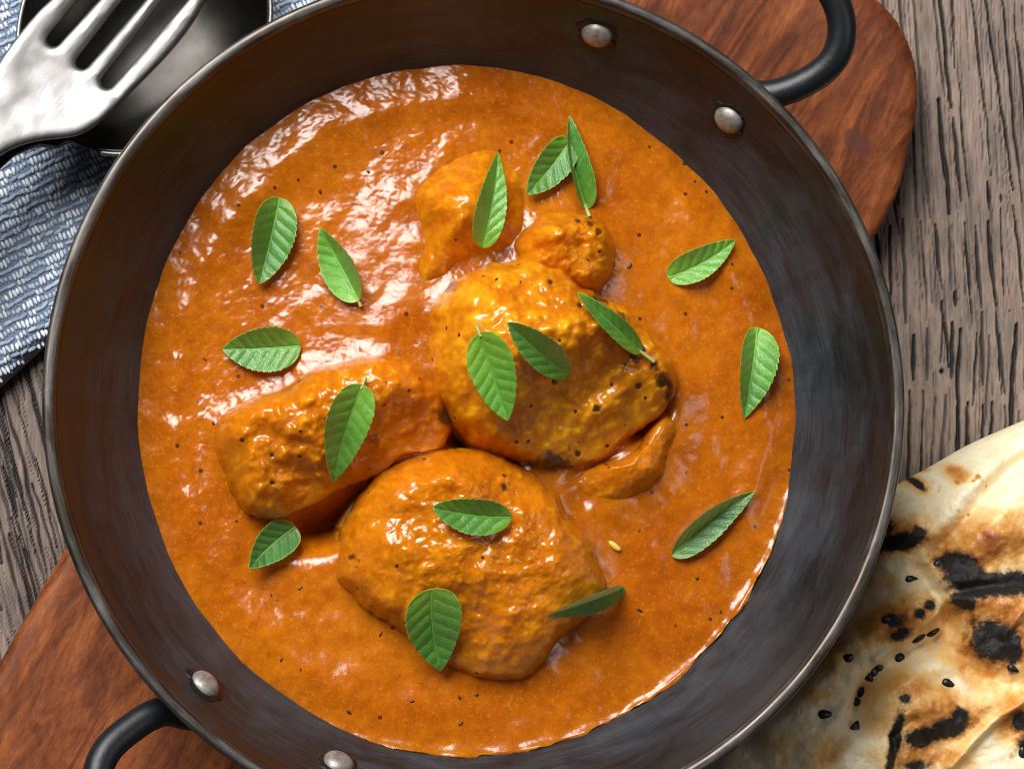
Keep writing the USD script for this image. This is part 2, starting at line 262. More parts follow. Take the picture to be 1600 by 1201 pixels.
# ------------------------------------------------------------------ table top: old open-grained oak
def table():
    def axis(c0, c1, fine, lo, hi):
        a = np.arange(c0, c1, fine)
        l = c0 - np.cumsum(fine * 1.35 ** np.arange(1, 22)); r = c1 + np.cumsum(fine * 1.35 ** np.arange(1, 22))
        return np.r_[l[l > lo][::-1], a, r[r < hi]]
    ax = np.r_[axis(-.112, -.078, .00022, -.5, -.079), np.arange(-.0775, .0685, .0012), axis(.069, .124, .00022, .0685, .5)]
    ay = axis(-.088, .088, .00028, -.4, .4)
    ax = np.unique(np.round(ax, 6)); X, Y = np.meshgrid(ax, ay); P = np.c_[X.ravel(), Y.ravel()]
    depth = np.zeros(len(P))
    segs = []  # (pixel polyline, half width px, depth)
    r = np.random.default_rng(3)
    bounds = [lambda x: -400, lambda x: 352 - (x - 1380) * .22 + 14 * math.sin(x * .03), lambda x: 500 + 8 * math.sin(x * .05), lambda x: 588 + (x - 1380) * .17, lambda x: 900]
    for b in range(4):
        x = 1330 + r.uniform(0, 14)
        while x < 1680:
            y0, y1 = bounds[b](x), bounds[b + 1](x)
            gap = 10 if b else 4; y = y0 + gap + r.uniform(0, 10)
            slope = (.085 if b < 2 else -.02) + r.uniform(-.02, .02)
            while y < y1 - 14:
                L = r.uniform(120, 420) if b == 0 else (y1 - y - gap) * r.uniform(.8, 1.0)
                e = min(y + L, y1 - 6); n = max(int((e - y) / 12), 2)
                e = e + (r.uniform(30, 120) if b and r.random() < .3 else r.uniform(-18, 12)); n = max(int((e - y) / 12), 2)
                yy = np.linspace(y, e, n); xx = x + slope * (yy - y0) + np.cumsum(np.cumsum(r.normal(0, .22, n))) * .7 + np.cumsum(r.normal(0, .7, n))
                segs.append((np.c_[xx, yy], r.uniform(1.6, 5.0), r.uniform(.4, 1.0)))
                y = e + r.uniform(3, 26)
            x += r.uniform(14, 27)
    for k in range(95):   # left of the pan: long slanting checks
        x0, y0 = r.uniform(-120, 110), r.uniform(480, 1080); L = r.uniform(60, 300); n = int(L / 12)
        yy = y0 + np.linspace(0, L, n); xx = x0 + .30 * (yy - y0) * (1 - .3 * (yy - y0) / 400) + np.cumsum(r.normal(0, 1.0, n))
        segs.append((np.c_[xx, yy], r.uniform(1.2, 3.6), r.uniform(.4, 1.0)))
    for k in range(620):   # fine open grain
        left = k % 4 == 0
        x0, y0 = (r.uniform(-120, 110), r.uniform(470, 1080)) if left else (r.uniform(1330, 1690), r.uniform(-80, 860)); L = r.uniform(30, 150); n = max(int(L / 12), 3)
        yy = y0 + np.linspace(0, L, n); xx = x0 + (.28 if left else .06 * (y0 < 480)) * (yy - y0) + np.cumsum(r.normal(0, .7, n))
        segs.append((np.c_[xx, yy], r.uniform(.7, 1.5), r.uniform(.12, .42)))
    for q, w, dp in segs:
        Q = up(q, 0)[:, :2]; w = w * .00013
        lo, hi = Q.min(0) - 4 * w, Q.max(0) + 4 * w
        ix = slice(*np.searchsorted(ax, [lo[0], hi[0]])); iy = slice(*np.searchsorted(ay, [lo[1], hi[1]]))
        if ix.stop - ix.start < 1 or iy.stop - iy.start < 1: continue
        idx = (np.arange(iy.start, iy.stop)[:, None] * len(ax) + np.arange(ix.start, ix.stop)[None]).ravel()
        p = P[idx]; a, bb = Q[:-1], Q[1:]; ab = bb - a
        t = np.clip(((p[:, None] - a) * ab).sum(-1) / ((ab ** 2).sum(-1) + 1e-15), 0, 1)
        d = np.linalg.norm(p[:, None] - (a + t[..., None] * ab), axis=-1); k = d.argmin(1); d = d[np.arange(len(p)), k]
        s = (k + t[np.arange(len(p)), k]) / len(a)
        ww = w * (.5 + .6 * noise(np.c_[p / .0024, np.full(len(p), dp * 9)], 5)) * (.45 + .55 * np.sin(np.pi * np.clip(s, .04, .96)))
        g = dp * (1 - sstep(.25, 1.5, d / ww)); depth[idx] = np.maximum(depth[idx], g)
    st = np.c_[P[:, 0] / .0016, P[:, 1] / .012, np.zeros(len(P))]
    fib = fbm(st, 4, 2) * 2 - 1; big = nz(P, 22, 3, 4); mid = nz(P, 5, 3, 8)
    z = -.0011 * depth + .00012 * fib + .0002 * big - .00035
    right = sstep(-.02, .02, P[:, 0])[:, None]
    base = mixc(mixc(lin((118, 104, 100)), lin((152, 132, 118)), sstep(-.6, .6, big)) if False else np.broadcast_to(lin((132, 116, 105)), (len(P), 3)) * (1 + .40 * big + .34 * fib + .28 * mid)[:, None], lin((150, 118, 96)), .25 * sstep(0, .6, mid))
    base = base * (np.array([.80, .82, .86]) * (1 - right) + right)  # dimmer light on the left painted in: oak tinted darker and bluer there
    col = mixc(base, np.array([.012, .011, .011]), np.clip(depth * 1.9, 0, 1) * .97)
    ny, nx = len(ay), len(ax); i, j = np.meshgrid(np.arange(ny - 1), np.arange(nx - 1), indexing='ij'); a = i * nx + j
    F = np.vstack([np.stack([a, a + 1, a + nx + 1], -1).reshape(-1, 3), np.stack([a, a + nx + 1, a + nx], -1).reshape(-1, 3)])
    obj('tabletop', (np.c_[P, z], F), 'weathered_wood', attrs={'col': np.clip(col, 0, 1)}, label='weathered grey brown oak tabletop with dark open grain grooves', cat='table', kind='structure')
table()

# ------------------------------------------------------------------ wooden board
def board():
    px = [(1369, 378), (1387, 341), (1402, 300), (1422, 232), (1436, 175), (1440, 140), (1436, 112), (1425, 67), (1407, 32), (1375, -2), (1320, -42), (1230, -85), (1100, -120), (960, -132), (840, -120), (740, -75), (660, 0),
          (601, 70), (350, 460), (100, 862), (0, 1030), (-130, 1255), (-215, 1400), (-240, 1480), (-200, 1550), (-80, 1610), (120, 1690), (330, 1760), (430, 1770), (520, 1720), (600, 1600), (890, 1201), (1130, 790)]
    Z = .0135; pts = up(px, Z)[:, :2]
    dense = []
    dense = closed_spline(pts, 500, s=2e-6)
    poly = Polygon(dense).buffer(0)
    R = .003
    P, T, d, nb = planar(poly, .0022, rings=[R * k for k in (.04, .15, .35, .65, 1.0)])
    e = np.sqrt(np.clip(1 - (1 - np.clip(d / R, 0, 1)) ** 2, 0, 1))
    zt = Z - R + R * e + .00012 * nz(P, 9, 3); zb = np.full(len(P), .0006) + (1 - e) * .003; zt[:nb] = zb[:nb] = Z / 2
    # the edge falls nearly upright
    zt = np.where(d > 0, zt, Z - R); zb[:nb] = zt[:nb]
    V, F = slab(P, T, nb, zt, zb)
    k = up([(1339, 221)], Z)[0, :2]; q = V[:, :2] - k; a = math.radians(-38); u = (q[:, 0] * math.cos(a) + q[:, 1] * math.sin(a)) / .0034; w = (-q[:, 0] * math.sin(a) + q[:, 1] * math.cos(a)) / .0020
    knot = np.zeros(len(V))
    return V, F
BV, BF = board()
def knot_attr(V):
    k = up([(1339, 221)], .0135)[0, :2]; q = V[:, :2] - k; a = math.radians(-38)
    u = (q[:, 0] * math.cos(a) + q[:, 1] * math.sin(a)) / .0036; w = (-q[:, 0] * math.sin(a) + q[:, 1] * math.cos(a)) / .0022
    rr = np.hypot(u, w) * (1 + .25 * nz(V, 2.0, 2, 3)); return .8 * (1 - sstep(.85, 1.08, rr))
# local refinement round the knot so that its edge is crisp
m = trimesh.Trimesh(BV, BF, process=False); kc = up([(1339, 221)], .0135)[0]
for _ in range(3):
    near = np.where(np.linalg.norm(m.triangles_center - kc, axis=1) < .0065)[0]
    v, f = trimesh.remesh.subdivide(m.vertices, m.faces, near); m = trimesh.Trimesh(v, f, process=False)
BV, BF = np.array(m.vertices), np.array(m.faces)
obj('wooden_board', (BV, BF), 'burl_wood', attrs={'knot': knot_attr(BV)}, label='red brown burl wood serving board with rounded end lying under the pan', cat='board')

# ------------------------------------------------------------------ the pan
PC = np.array([-.00619, -.00289]); RO = .0818
BASE_Z = .0142
WALL_Z = np.array([BASE_Z, .0160, .0200, .0270, .0350, .0450, .0540, .0585])
WALL_R = np.array([.0440, .0505, .0560, .0617, .0668, .0727, .0774, .0793])
def wall_r(z): return np.interp(z, WALL_Z, WALL_R)
def wall_z(r): return np.interp(r, WALL_R, WALL_Z)
zz = np.linspace(.0150, .0585, 60); inner = [(0.0005, .0156), (.025, .0156), (.042, .0156)] + [(wall_r(z), z) for z in zz if z > .0158]
lip_i = [(.0793, .0588), (.0795, .0595), (.0799, .0599), (.0804, .0600), (.0810, .0600), (.0815, .0598), (.0818, .0592), (.0817, .0586), (.0810, .0581)]
outer = [(.0803, .0575)] + [(wall_r(z) + .0016, z - .0006) for z in zz[::-1] if z < .0565] + [(.043, BASE_Z), (.02, BASE_Z), (.0005, BASE_Z)]
prof_body = np.array(inner)[::-1]  # from rim down to the middle (inside)
pan = thing('balti_pan', 'round dark carbon steel balti pan with two loop handles holding orange curry', 'pan', (PC[0], PC[1], BASE_Z))
def rev_body(profile, name, matn, dent=0.0, sub=3, parent=pan):
    pr = np.asarray(profile, float)
    t = np.r_[0, np.cumsum(np.linalg.norm(np.diff(pr, axis=0), axis=1))]
    V, F = revolve(pr, 400, PC)
    th = np.arctan2(V[:, 1] - PC[1], V[:, 0] - PC[0]); rr = np.hypot(V[:, 0] - PC[0], V[:, 1] - PC[1])
    # hand-beaten unevenness
    w = .00010 * (fbm(np.c_[np.cos(th) * 5, np.sin(th) * 5, V[:, 2] * 90], 3, 2) * 2 - 1) * sstep(.05, .07, rr)
    k = 1 + w / np.maximum(rr, 1e-4); V[:, 0] = PC[0] + (V[:, 0] - PC[0]) * k; V[:, 1] = PC[1] + (V[:, 1] - PC[1]) * k
    mm = trimesh.Trimesh(V, F, process=False)
    n = mm.face_normals
    pc = np.c_[np.cos(th), np.sin(th), V[:, 2] + (1.3 * rr if name == 'rolled_rim' else 0)]
    if profile is lip_full and mm.volume < 0: F = F[:, ::-1]
    return obj(name, (V, F), matn, parent, attrs={'pc': pc})
lip_full = None
body_prof = np.vstack([outer[::-1], ]) if False else None
# shell: inside from the middle up to the lip, then down the outside; normals outwards
rev_body([*outer[::-1], (.0800, .0581)][:-1] if False else np.array([(p[0], p[1]) for p in outer[::-1]] + [(.0798, .0582)] + [(p[0], p[1]) for p in inner[::-1]]), 'body', 'seasoned_steel')
lp = np.array(lip_i + [(.0800, .0579), (.0795, .0581), (.0792, .0584), (.0793, .0588)])
lp = closed_spline(lp[:-1], 40); rev_body(np.vstack([lp, lp[:1]])[::-1] if False else np.vstack([lp, lp[:1]]), 'rolled_rim', 'worn_rim_steel')
def handle(axis_deg, wide=0.0):
    a = math.radians(axis_deg); er = np.array([math.cos(a), math.sin(a)]); et = np.array([-math.sin(a), math.cos(a)])
    half = [(.0768, .0150, .0468), (.0785, .0172, .0478), (.0800, .0206, .0492), (.0860, .0247, .0515), (.0925, .0265, .0535), (.0988, .0245, .0550), (.1038, .0182, .0560), (.1060, .0085, .0565), (.1067, 0, .0566)]
    half = [(r_, b_ + wide * max(min((r_ - .08) / .008, 1), 0) * min(b_ / .02, 1), z_) for r_, b_, z_ in half]
    pts = half + [(r, -b, z) for r, b, z in half[-2::-1]]
    L = np.array([[*(PC + er * r + et * b), z] for r, b, z in pts])
    tck, _ = splprep(L.T, s=0, k=3); C = np.array(splev(np.linspace(0, 1, 90), tck)).T
    s = np.linspace(0, 1, 90); rad = .00285 + .0007 * np.clip(1 - np.minimum(s, 1 - s) / .06, 0, 1)
    obj('handle', sweep(C, rad, 20, squash=.82), 'black_iron', pan)
handle(61.7, .0030); handle(239.6)
for px in [(933, 53), (1140, 186), (319, 1070), (528, 1193)]:
    z = .047
    for _ in range(8):
        c = up([px], z)[0]; r = np.hypot(*(c[:2] - PC)); z = .5 * z + .5 * float(wall_z(r))
    c = up([px], z)[0]; d = (c[:2] - PC) / np.hypot(*(c[:2] - PC))
    n = np.array([-d[0] * .86, -d[1] * .86, .50]); n /= np.linalg.norm(n)
    q = [(3.05, -.9), (3.05, .3), (2.9, .8), (2.5, 1.3), (1.9, 1.7), (1.1, 1.95), (.4, 2.02), (.01, 2.03)]
    V, F = revolve(np.array(q) * MM, 36)
    V[:, :2] *= 1 + .05 * (noise(V / .002, 3)[:, None] - .5)
    x = np.cross([0, 0, 1.0], n); x /= np.linalg.norm(x); y = np.cross(n, x)
    obj('rivet', (c + V[:, :1] * x + V[:, 1:2] * y + V[:, 2:] * n, F), 'rivet_metal', pan)
    V, F = revolve(np.array([(4.2, -.5), (4.0, -.1), (3.6, .08), (3.0, .14), (2.4, .2)]) * MM, 60)
    tv = np.arctan2(V[:, 1], V[:, 0]); V[:, :2] *= (1 + .34 * (fbm(np.c_[np.cos(tv) * 3 + px[0], np.sin(tv) * 3, tv * 0], 3, 4) * 2 - 1) * (np.hypot(V[:, 0], V[:, 1]) > .0034))[:, None]
    obj('grime_ring', (c + V[:, :1] * x + V[:, 1:2] * y + V[:, 2:] * n + n * .00025, F), 'black_iron', pan)

# ------------------------------------------------------------------ chicken and gravy: shapes
ZS = .0352
SAU = np.array([(500,153),(359,269),(275,375),(219,512),(205,631),(216,725),(247,826),(306,935),(375,1035),(500,1120),(600,1163),(712,1179),(800,1176),(925,1138),(1031,1076),(1137,963),(1206,842),(1122,300),(1231,487),(1253,597),(1252,675),(1225,781),(400,222),(547,122),(681,98),(806,102),(900,134),(931,156),(1006,200),(1081,275)], float)
sw = up(SAU, .035)[:, :2] - PC; sth = np.arctan2(sw[:, 1], sw[:, 0]); sr = np.hypot(*sw.T)
def four(th): return np.stack([np.ones_like(th)] + [g(k * th) for k in (1, 2, 3) for g in (np.cos, np.sin)], -1)
FC = np.linalg.lstsq(four(sth), sr, rcond=None)[0]
def edge_r(th): return four(th) @ FC
CLU = up([(690, 560)], ZS)[0, :2]
def swell(p):
    v = p - CLU; return .0026 * np.exp(-((v[:, 0] / .036) ** 2 + (v[:, 1] / .036) ** 2) ** 1.2)
_cells = {}
def lumps(p, cell, seed):
    """soft cellular lumps, 0..1"""
    if (cell, seed) not in _cells:
        q = np.random.default_rng(900 + seed); n = int(.16 / cell); g = np.stack(np.meshgrid(np.arange(n), np.arange(n)), -1).reshape(-1, 2) * cell - .08
        _cells[cell, seed] = (cKDTree(g + q.uniform(-.45, .45, g.shape) * cell), q.uniform(.4, 1.0, len(g)))
    t, hh = _cells[cell, seed]; wp = p + cell * .28 * np.c_[nz(p, cell / MM * .8, 2, seed + 70), nz(p, cell / MM * .8, 2, seed + 71)]
    d, i = t.query(wp, k=4); w = np.exp(-(d / (cell * .36)) ** 2) * hh[i]
    return w.sum(1)
class Piece:
    def __init__(s, outline, H, a=2.8, b=1.8, tilt=(0, 0), bumps=(), rough=1.0, seed=0, striae=None, drop=.012, fine=.55, planes=(), bell=False):
        s.bell = bell
        if bell: q0 = np.mean(outline, 0); outline = [tuple(q0 + 1.22 * (np.array(q) - q0)) for q in outline]
        s.fine = fine; s.planes = [(up([q[:2]], ZS + .008)[0, :2], math.radians(q[2]), q[3], q[4] * MM) for q in planes]
        s.o = up(outline, ZS + .001)[:, :2]; s.c = s.o.mean(0); s.H, s.a, s.b, s.tilt, s.rough, s.seed, s.striae, s.z0, s.drop = (H + 3) * MM, a, b, tilt, rough, seed, striae, ZS + float(swell(s.c[None])[0]) - .003, drop
        d = closed_spline(s.o, 400, s=1.5e-7 * len(s.o)) - s.c; th = np.arctan2(d[:, 1], d[:, 0]); k = th.argsort()
        s.th, s.r = th[k], np.hypot(*d[k].T)
        s.r = s.r * (1 + .035 * rough * (fbm(np.c_[np.cos(s.th) * 2.5, np.sin(s.th) * 2.5, np.full(400, seed)], 2, seed) * 2 - 1))
        s.bumps = [(up([b[:2]], ZS + .004)[0, :2], b[2] * .000125, b[3] * MM, (b[4] * .000125 if len(b) > 4 else b[2] * .000125), (b[5] if len(b) > 5 else 0)) for b in bumps]
    def rad(s, th): return np.interp(th, np.r_[s.th[-1] - 2 * np.pi, s.th, s.th[0] + 2 * np.pi], np.r_[s.r[-1], s.r, s.r[0]])
    def sval(s, p):
        d = p - s.c; return np.hypot(*d.T) / s.rad(np.arctan2(d[:, 1], d[:, 0]))
    def out(s, p):
        d = p - s.c; q = np.hypot(*d.T); return q - s.rad(np.arctan2(d[:, 1], d[:, 0]))
    def top(s, p, full=False):
        wq = MM * s.rough * np.c_[.9 * nz(p, 6, 2, s.seed + 80) + .45 * nz(p, 2.2, 2, s.seed + 81), .9 * nz(p, 6, 2, s.seed + 82) + .45 * nz(p, 2.2, 2, s.seed + 83)]
        sv = s.sval(p + wq); q = np.clip(sv, 0, 1)
        h = s.H * ((1 - q * q) ** 1.7 if s.bell else (1 - q ** s.a) ** (1 / s.b)); e = 1 - q ** 5
        if s.planes:
            kk = .0013; acc = np.exp(-h / kk)
            for c, an, sl, hh in s.planes: acc = acc + np.exp(-np.clip(hh - sl * ((p - c) @ np.array([math.cos(an), math.sin(an)])), 0, .05) / kk)
            h = np.maximum(-kk * np.log(acc), 0)
        d = p - s.c; h = h * (1 + (d[:, 0] * s.tilt[0] + d[:, 1] * s.tilt[1]) / .02)
        for c, sg, am, sg2, ang in s.bumps:
            v = p - c; ca, sa = math.cos(math.radians(ang)), math.sin(math.radians(ang)); u, w = v[:, 0] * ca + v[:, 1] * sa, -v[:, 0] * sa + v[:, 1] * ca
            h = h + am * np.exp(-.5 * ((u / sg) ** 2 + (w / sg2) ** 2)) * e
        k = s.rough * e * MM
        h = h + k * (1.1 * nz(p, 9, 2, s.seed) + .40 * nz(p, 2.6, 2, s.seed + 3) + .13 * nz(p, 1.0, 2, s.seed + 6) + 1.5 * (lumps(p, .0085, s.seed) - .5) + s.fine * (lumps(p, .0031, s.seed + 1) - .5) + .20 * (lumps(p, .0014, s.seed + 2) - .5))
        rd = 1 - np.abs(nz(p + .0006 * np.c_[nz(p, 3, 2, 4), nz(p, 3, 2, 9)], 6.5, 1, s.seed + 11)); h = h + k * .45 * sstep(.55, 1, rd)
        if s.striae:
            an, wl, am = s.striae; ca, sa = math.cos(math.radians(an)), math.sin(math.radians(an)); u, w = d[:, 0] * ca + d[:, 1] * sa, -d[:, 0] * sa + d[:, 1] * ca
            h = h + am * MM * e * (fbm(np.c_[u / (wl * 4.5 * MM), w / (wl * MM), np.full(len(p), s.seed)], 3, 31) * 2 - 1)
        return np.where(sv <= 1, s.z0 + h, s.z0 - .014 * np.clip((sv - 1) / .06, 0, 1) if full else -1.0)
    def mesh(s, nr=170, nt=520):
        th = np.linspace(-np.pi, np.pi, nt, endpoint=False); q = 1 - (1 - np.linspace(0, 1, nr)[1:]) ** 1.7
        R = s.rad(th); S, TH = np.meshgrid(q, th, indexing='ij')
        S = S * 1.07; P = np.stack([s.c[0] + S * R * np.cos(TH), s.c[1] + S * R * np.sin(TH)], -1).reshape(-1, 2)
        P = np.vstack([s.c[None], P]); sv = np.r_[0, S.ravel()]; Z = s.top(P, True)
        qb = np.array([1.0, .85, .6, .3]); Pb = [np.c_[s.c[0] + k * R * np.cos(th), s.c[1] + k * R * np.sin(th), np.full(nt, max(s.z0 - s.drop * math.sqrt(1 - k ** 3), .0162))] for k in qb]
        V = np.vstack([np.c_[P, Z], *Pb, [[*s.c, max(s.z0 - s.drop, .0162)]]]); rings = nr - 1 + len(qb); j = np.arange(nt); j2 = (j + 1) % nt; F = [np.c_[np.zeros(nt, int), 1 + j, 1 + j2]]
        for i in range(rings - 1):
            a, b = 1 + i * nt, 1 + (i + 1) * nt; F += [np.c_[a + j, b + j, b + j2], np.c_[a + j, b + j2, a + j2]]
        a = 1 + (rings - 1) * nt; F.append(np.c_[a + j, np.full(nt, len(V) - 1), a + j2])
        return V, np.vstack(F)
pieces = {
 'A': Piece([(705,440),(740,415),(800,402),(850,418),(885,440),(930,460),(985,490),(1010,530),(1045,565),(1057,590),(1050,625),(1010,665),(960,700),(905,728),(860,733),(800,722),(755,700),(705,665),(680,625),(663,560),(665,500),(690,460)], 23, 3.0, 1.9, (-.10, .06),
     [(720,470,30,1.6),(800,440,40,1.4,20,10),(900,500,45,1.5),(960,560,16,-1.6,70,-40),(1035,600,22,1.5),(940,640,70,1.2,16,35),(850,650,60,-1.0,20,30),(760,560,60,1.0),(985,520,14,-1.4,30,40),(870,590,14,-.8,40,20),(700,620,30,-1.2)], 1.0, 2, (35, 2.2, .2), fine=.85, planes=[(860,600,-62,.85,19.5),(990,520,42,1.0,16.5),(690,560,178,1.0,17),(760,440,100,.7,18)]),
 'B': Piece([(340,660),(375,635),(440,600),(520,570),(600,552),(650,566),(682,610),(700,640),(706,680),(690,697),(640,712),(600,737),(550,762),(500,778),(460,802),(410,810),(378,785),(352,730)], 18, 3.1, 1.9, (-.04, .14),
     [(370,665,20,1.8),(430,690,40,-1.8,16,-30),(420,760,34,1.5),(480,720,14,1.6,30,70),(520,660,60,.9),(610,600,40,1.4),(640,660,26,-1.6),(540,740,40,.9),(450,640,60,1.2,14,20),(460,740,12,-1.2,30,60)], 1.15, 8, (12, 2.4, .15), fine=.95, planes=[(520,676,-68,.85,14.5),(385,690,188,.8,12.5),(560,590,112,.6,15),(670,630,10,.9,13)]),
 'C': Piece([(530,830),(550,790),(590,752),(640,712),(700,696),(760,712),(810,728),(860,750),(885,790),(915,835),(945,900),(948,925),(890,990),(850,1035),(790,1062),(720,1050),(650,1010),(590,960),(546,925),(528,880)], 18, 3.3, 1.8, (-.09, .08),
     [(860,850,60,1.5,40,-60),(640,760,40,2.0,18,15),(700,740,40,1.4),(600,810,36,1.2),(560,880,26,1.0),(700,850,90,-1.2),(870,800,50,1.3),(900,880,50,1.2,26,-60),(830,940,60,1.0),(940,940,30,-2.6,14,25),(700,960,70,-.6),(790,1010,40,.9),(810,760,26,-1.0)], 1.0, 15, (28, 2.6, .2), fine=.45, planes=[(650,790,150,.55,15.5),(730,950,-98,.6,14.5),(905,860,14,1.2,13.5),(815,850,0,.30,16.6),(560,860,185,.9,12),(800,760,65,.7,15)]),
 'D': Piece([(632,320),(650,285),(690,252),(745,228),(790,235),(822,280),(835,335),(825,400),(740,428),(680,465),(640,470),(636,420),(648,370)], 10.5, 2.2, 1.35, (-.02, .12),
     [(700,300,50,1.0),(660,430,34,1.6),(690,390,24,-1.0),(760,380,20,-.8)], .5, 22, bell=True),
 'E': Piece([(790,405),(808,362),(855,338),(905,334),(945,350),(962,390),(956,445),(920,465),(870,450),(815,432)], 12, 2.6, 1.7, (.02, .05),
     [(850,370,30,1.4,10,15),(900,400,24,-1.0),(925,380,16,1.0)], 1.1, 29, None),
 'F': Piece([(880,755),(905,735),(960,712),(1015,672),(1045,636),(1066,650),(1060,700),(1040,745),(1000,785),(950,805),(905,795)], 6.5, 2.5, 1.5, (.04, -.02),
     [(1050,665,13,1.8,30,65),(1000,675,14,-2.2,34,40),(930,760,36,-.9),(1025,740,26,.8,14,60)], .7, 36, bell=True),
}
CLU = up([(690, 560)], ZS)[0, :2]
DIPS = [(560,795,56,20,-9,30),(495,822,38,18,-7,8),(740,694,40,15,-11,-22),(1012,662,26,10,-5,42),(925,728,30,8,-2,30),(905,775,16,16,-1.0,0),(690,640,14,24,-2.5,-30)]
def gravy(p):
    d = p - PC; th = np.arctan2(d[:, 1], d[:, 0]); r = np.hypot(*d.T); re = edge_r(th); q = np.clip(r / re, 0, 1.2)
    ze = wall_z(re) + .0002
    z = ZS + (ze - ZS) * q ** 2.5
    rim = np.clip(1 - (re - r) / .0075, 0, 1.15); lr = sstep(.034, .058, (d[:, 0] * .45 - d[:, 1] * .893)) * (.6 + .6 * noise(np.c_[p / .004, p[:, 0] * 0], 8)); z = z - .0011 * rim ** 2 * (1 - lr) + lr * .0010 * np.exp(-np.maximum(re - r, 0) / .0010) + (1 - lr) * .0007 * np.exp(-((re - r - .0075) / .003) ** 2)
    z = z + MM * (.95 * nz(p, 15, 2, 1) + .36 * nz(p, 4.2, 2, 5))
    up_left = sstep(-.03, .04, (-d[:, 0] + d[:, 1]) * .707)
    g = .075 * nz(p, 1.25, 2, 9) + .07 * np.abs(nz(p, 2.1, 2, 13)) * 1.5 + .03 * nz(p, .62, 1, 17)
    pv = p - up([(560, 440)], ZS)[0, :2]; calm = 1 - .55 * np.exp(-(np.hypot(*pv.T) / .017) ** 2)
    z = z + MM * g * (.40 + .72 * up_left) * calm
    # the gravy swells towards the pile of chicken
    z = z + swell(p)
    w = p - up([(655, 520)], ZS)[0, :2]; z = z + .0022 * np.exp(-.5 * ((w[:, 0] / .0135) ** 2 + (w[:, 1] / .0145) ** 2))
    for k, h, l in (('A', .6, 1.6), ('B', .6, 1.8), ('C', .7, 2.2), ('D', .5, 3), ('E', 1.0, 2.4), ('F', .5, 3)):
        o = pieces[k].out(p); z = z + h * MM * 2 / (1 + np.exp(np.clip(1.5 * o / (l * MM), -30, 30)))
    for x, y, s1, s2, am, an in DIPS:
        c = up([(x, y)], ZS)[0, :2]; v = p - c; ca, sa = math.cos(math.radians(an)), math.sin(math.radians(an))
        z = z + am * MM * np.exp(-.5 * (((v[:, 0] * ca + v[:, 1] * sa) / (s1 * .000125)) ** 2 + ((-v[:, 0] * sa + v[:, 1] * ca) / (s2 * .000125)) ** 2))
    return z
def surf(p):
    z = gravy(p)
    for k in pieces.values():
        z = np.maximum(z, k.top(p))
    return z
def build_gravy():
    nt, nr = 1250, 330; th = np.linspace(-np.pi, np.pi, nt, endpoint=False)
    re = edge_r(th) + .0005 + .0007 * (fbm(np.c_[np.cos(th) * 22, np.sin(th) * 22, th * 0], 5, 3) * 2 - 1)
    q = np.linspace(0, 1, nr)[1:] ** .92; S, TH = np.meshgrid(q, th, indexing='ij')
    P = np.stack([PC[0] + S * re * np.cos(TH), PC[1] + S * re * np.sin(TH)], -1).reshape(-1, 2); P = np.vstack([PC[None], P]); Z = gravy(P)
    V = [np.c_[P, Z]]
    for k, zb in ((.97, .030), (.90, .0235), (.80, .0195), (.66, .0166)):
        V.append(np.c_[PC[0] + k * re * np.cos(th), PC[1] + k * re * np.sin(th), np.full(nt, zb)])
    V = np.vstack(V + [[[*PC, .0164]]]); rings = nr - 1 + 4; j = np.arange(nt); j2 = (j + 1) % nt; F = [np.c_[np.zeros(nt, int), 1 + j, 1 + j2]]
    for i in range(rings - 1):
        a, b = 1 + i * nt, 1 + (i + 1) * nt; F += [np.c_[a + j, b + j, b + j2], np.c_[a + j, b + j2, a + j2]]
    a = 1 + (rings - 1) * nt; F.append(np.c_[a + j, np.full(nt, len(V) - 1), a + j2])
    t = nz(V, 20, 3, 40); t2 = nz(V, 3, 3, 44)
    col = mixc(np.broadcast_to(np.array([.345, .072, .0010]), (len(V), 3)), np.array([.47, .125, .0020]), np.clip(.5 + 1.0 * t + .55 * t2, 0, 1))
    return obj('curry_gravy', (V, np.vstack(F)), 'curry_gravy', attrs={'col': col}, label='glossy orange curry gravy filling the pan around the chicken', cat='sauce')
build_gravy()
LBL = {'A': 'largest yellow chicken piece with charred corner, three mint leaves on top', 'B': 'long lumpy chicken piece left of the dark gap, one mint leaf on it',
       'C': 'broad gravy coated chicken piece nearest the bottom, under the lone horizontal mint leaf', 'D': 'smooth half sunken chicken mound above the big piece, one upright mint leaf on it',
       'E': 'small browned chicken lump peeping out just above the largest piece', 'F': 'sunken chicken flap in shadow at the lower right of the largest piece'}
CHAR = {'A': [(705,445,7),(1035,597,11),(1046,600,8),(995,604,7),(860,722,16),(880,726,12),(906,707,5),(795,722,8),(893,487,5),(850,450,6),(925,470,8),(940,520,9),(950,505,8),(858,600,7),(700,448,9),(985,560,9),(1018,572,8),(1052,618,8),(875,728,20),(940,470,9),(965,500,9),(1000,548,7),(830,728,9),(760,640,4),(930,640,5)], 'B': [(378,690,4),(424,713,4),(425,755,4),(700,650,16)], 'C': [(550,870,6),(785,762,7)], 'E': [(920,352,8),(932,365,8),(900,348,5)], 'D': [], 'F': [(1000,690,10)]}
